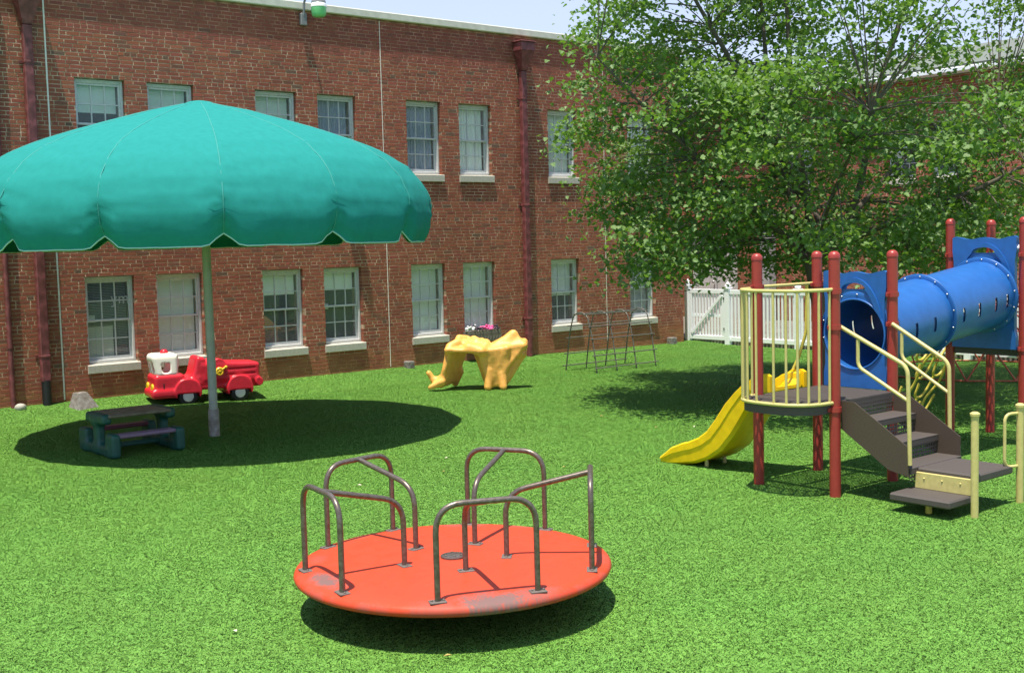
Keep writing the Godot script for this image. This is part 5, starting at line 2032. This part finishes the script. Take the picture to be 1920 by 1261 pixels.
func build_flower_box() -> void:
	var o := thing("window_flower_box", "weathered slatted window box with pink and white flowers behind the orange climber", "flower box", Vector3(12.73, 0.45, WALL_Z + 0.04))
	var bk := MB.new()
	bk.bx(-0.35, 0.35, 0.0, 0.17, 0.005, 0.15)
	part("trough", bk, M.wood_grey, o)
	for i in 11:
		var s := MB.new()
		s.bx(-0.028, 0.028, 0.0, 0.185 + 0.006 * (i % 3), 0.15, 0.165, 0.003)
		part("slat", s, M.wood_grey, o, Vector3(-0.32 + i * 0.064, 0, 0))
	var fr := RandomNumberGenerator.new()
	fr.seed = 8
	for q in [[-0.28, 0.1, M.flower_white, 26], [-0.13, 0.12, M.plum, 30], [0.1, 0.14, M.pink, 60], [0.27, 0.07, M.plum, 20]]:
		var b := MB.new()
		for i in q[3]:
			b.ball(Vector3(q[0] + fr.randfn() * q[1] * 0.45, 0.19 + absf(fr.randfn()) * 0.03, 0.09 + fr.randfn() * 0.03), Vector3(0.024, 0.018, 0.024) * fr.randf_range(0.7, 1.2), 6, 4)
		part("flowers", b, q[2], o)
	var lv := MB.new()
	for i in 60:
		var p := Vector3(fr.randf_range(-0.33, 0.33), 0.17 + fr.randf() * 0.05, 0.05 + fr.randf() * 0.11)
		var d := Vector3(fr.randfn(), 0.4, fr.randfn()).normalized() * 0.035
		lv.flat(p, p + d, p + d * 0.5 + d.cross(Vector3.UP) * 0.5, Vector3.UP)
	part("leaves", lv, mat(lin(0.05, 0.14, 0.04), 0.6), o)


func build_small_things() -> void:
	var g := on_ground(5.72, -15.85)
	var b := MB.new()
	var lo := [Vector3(-0.18, -0.02, -0.13), Vector3(0.18, -0.02, -0.13), Vector3(0.18, -0.02, 0.14), Vector3(-0.18, -0.02, 0.14)]
	var hi := [Vector3(-0.1, 0.22, -0.1), Vector3(0.08, 0.22, -0.1), Vector3(0.07, 0.21, 0.02), Vector3(-0.09, 0.21, 0.02)]
	for i in 4:
		var j := (i + 1) % 4
		b.quad(lo[i], lo[j], hi[j], hi[i], (lo[i] + lo[j]))
	b.quad(hi[0], hi[1], hi[2], hi[3], Vector3.UP)
	var o := top("concrete_block", b, M.concrete_grey, "tapered grey concrete block on the turf by the left end of the wall", "block", "", g)
	o.rotation.y = 0.25
	o.scale = Vector3(0.88, 0.9, 0.88)
	for q in [[11.2, -16.15, 0.11, "small grey block at the foot of the wall left of the animal climber"], [17.5, -16.14, 0.13, "small grey block at the foot of the wall near the white gate"]]:
		var c := MB.new()
		c.bx(-q[2] * 0.6, q[2] * 0.6, -0.03, q[2], -0.07, 0.07, 0.012)
		top("stone_block", c, M.concrete_grey, q[3], "block", "", on_ground(q[0], q[1]))
	var st := MB.new()
	st.ball(Vector3.ZERO, Vector3(0.08, 0.05, 0.06), 10, 6)
	top("pale_stone", st, M.concrete, "pale stone at the foot of the thin drain pipe", "stone", "", on_ground(4.98, -16.08) + Vector3.UP * 0.03)
	# leaves and petals dropped on the turf
	var spots := [[6.94, -9.41], [6.5, -8.88], [3.53, -4.83], [10.0, -8.91], [9.9, -10.29], [9.7, -9.2], [2.92, -5.97], [7.4, -8.2], [9.1, -7.8], [5.6, -8.9]]
	var where := ["tiny pale leaf on the turf above the merry-go-round, the higher of two", "tiny dry leaf on the turf above the merry-go-round, the lower of two", "tiny dry leaf on the turf below the front rim of the merry-go-round", "tiny pale leaf on the turf behind the yellow slide", "tiny dry leaf on the turf in front of the tree's shadow", "tiny dry leaf on the turf left of the yellow slide's top", "tiny pale leaf on the turf left of the merry-go-round in the foreground", "tiny dry leaf on the turf between the merry-go-round and the yellow slide", "tiny dry leaf on the turf beside the foot of the yellow slide", "tiny pale leaf on the turf just outside the umbrella's shadow"]
	for i in spots.size():
		var s := MB.new()
		var r := 0.022
		s.quad(Vector3(-r, 0.002, 0), Vector3(0, 0.007, r * 0.6), Vector3(r, 0.0, 0), Vector3(0, 0.009, -r * 0.6), Vector3.UP)
		s.quad(Vector3(-r, 0.0005, 0), Vector3(0, 0.0055, r * 0.6), Vector3(r, -0.0015, 0), Vector3(0, 0.0075, -r * 0.6), Vector3.DOWN)
		var lfn := top("fallen_leaf", s, M.dry_leaf if i % 3 else M.pale_leaf, where[i], "leaf", "dry leaves scattered on the turf", on_ground(spots[i][0], spots[i][1]) + Vector3.UP * 0.016)
		lfn.rotation.y = i * 1.3
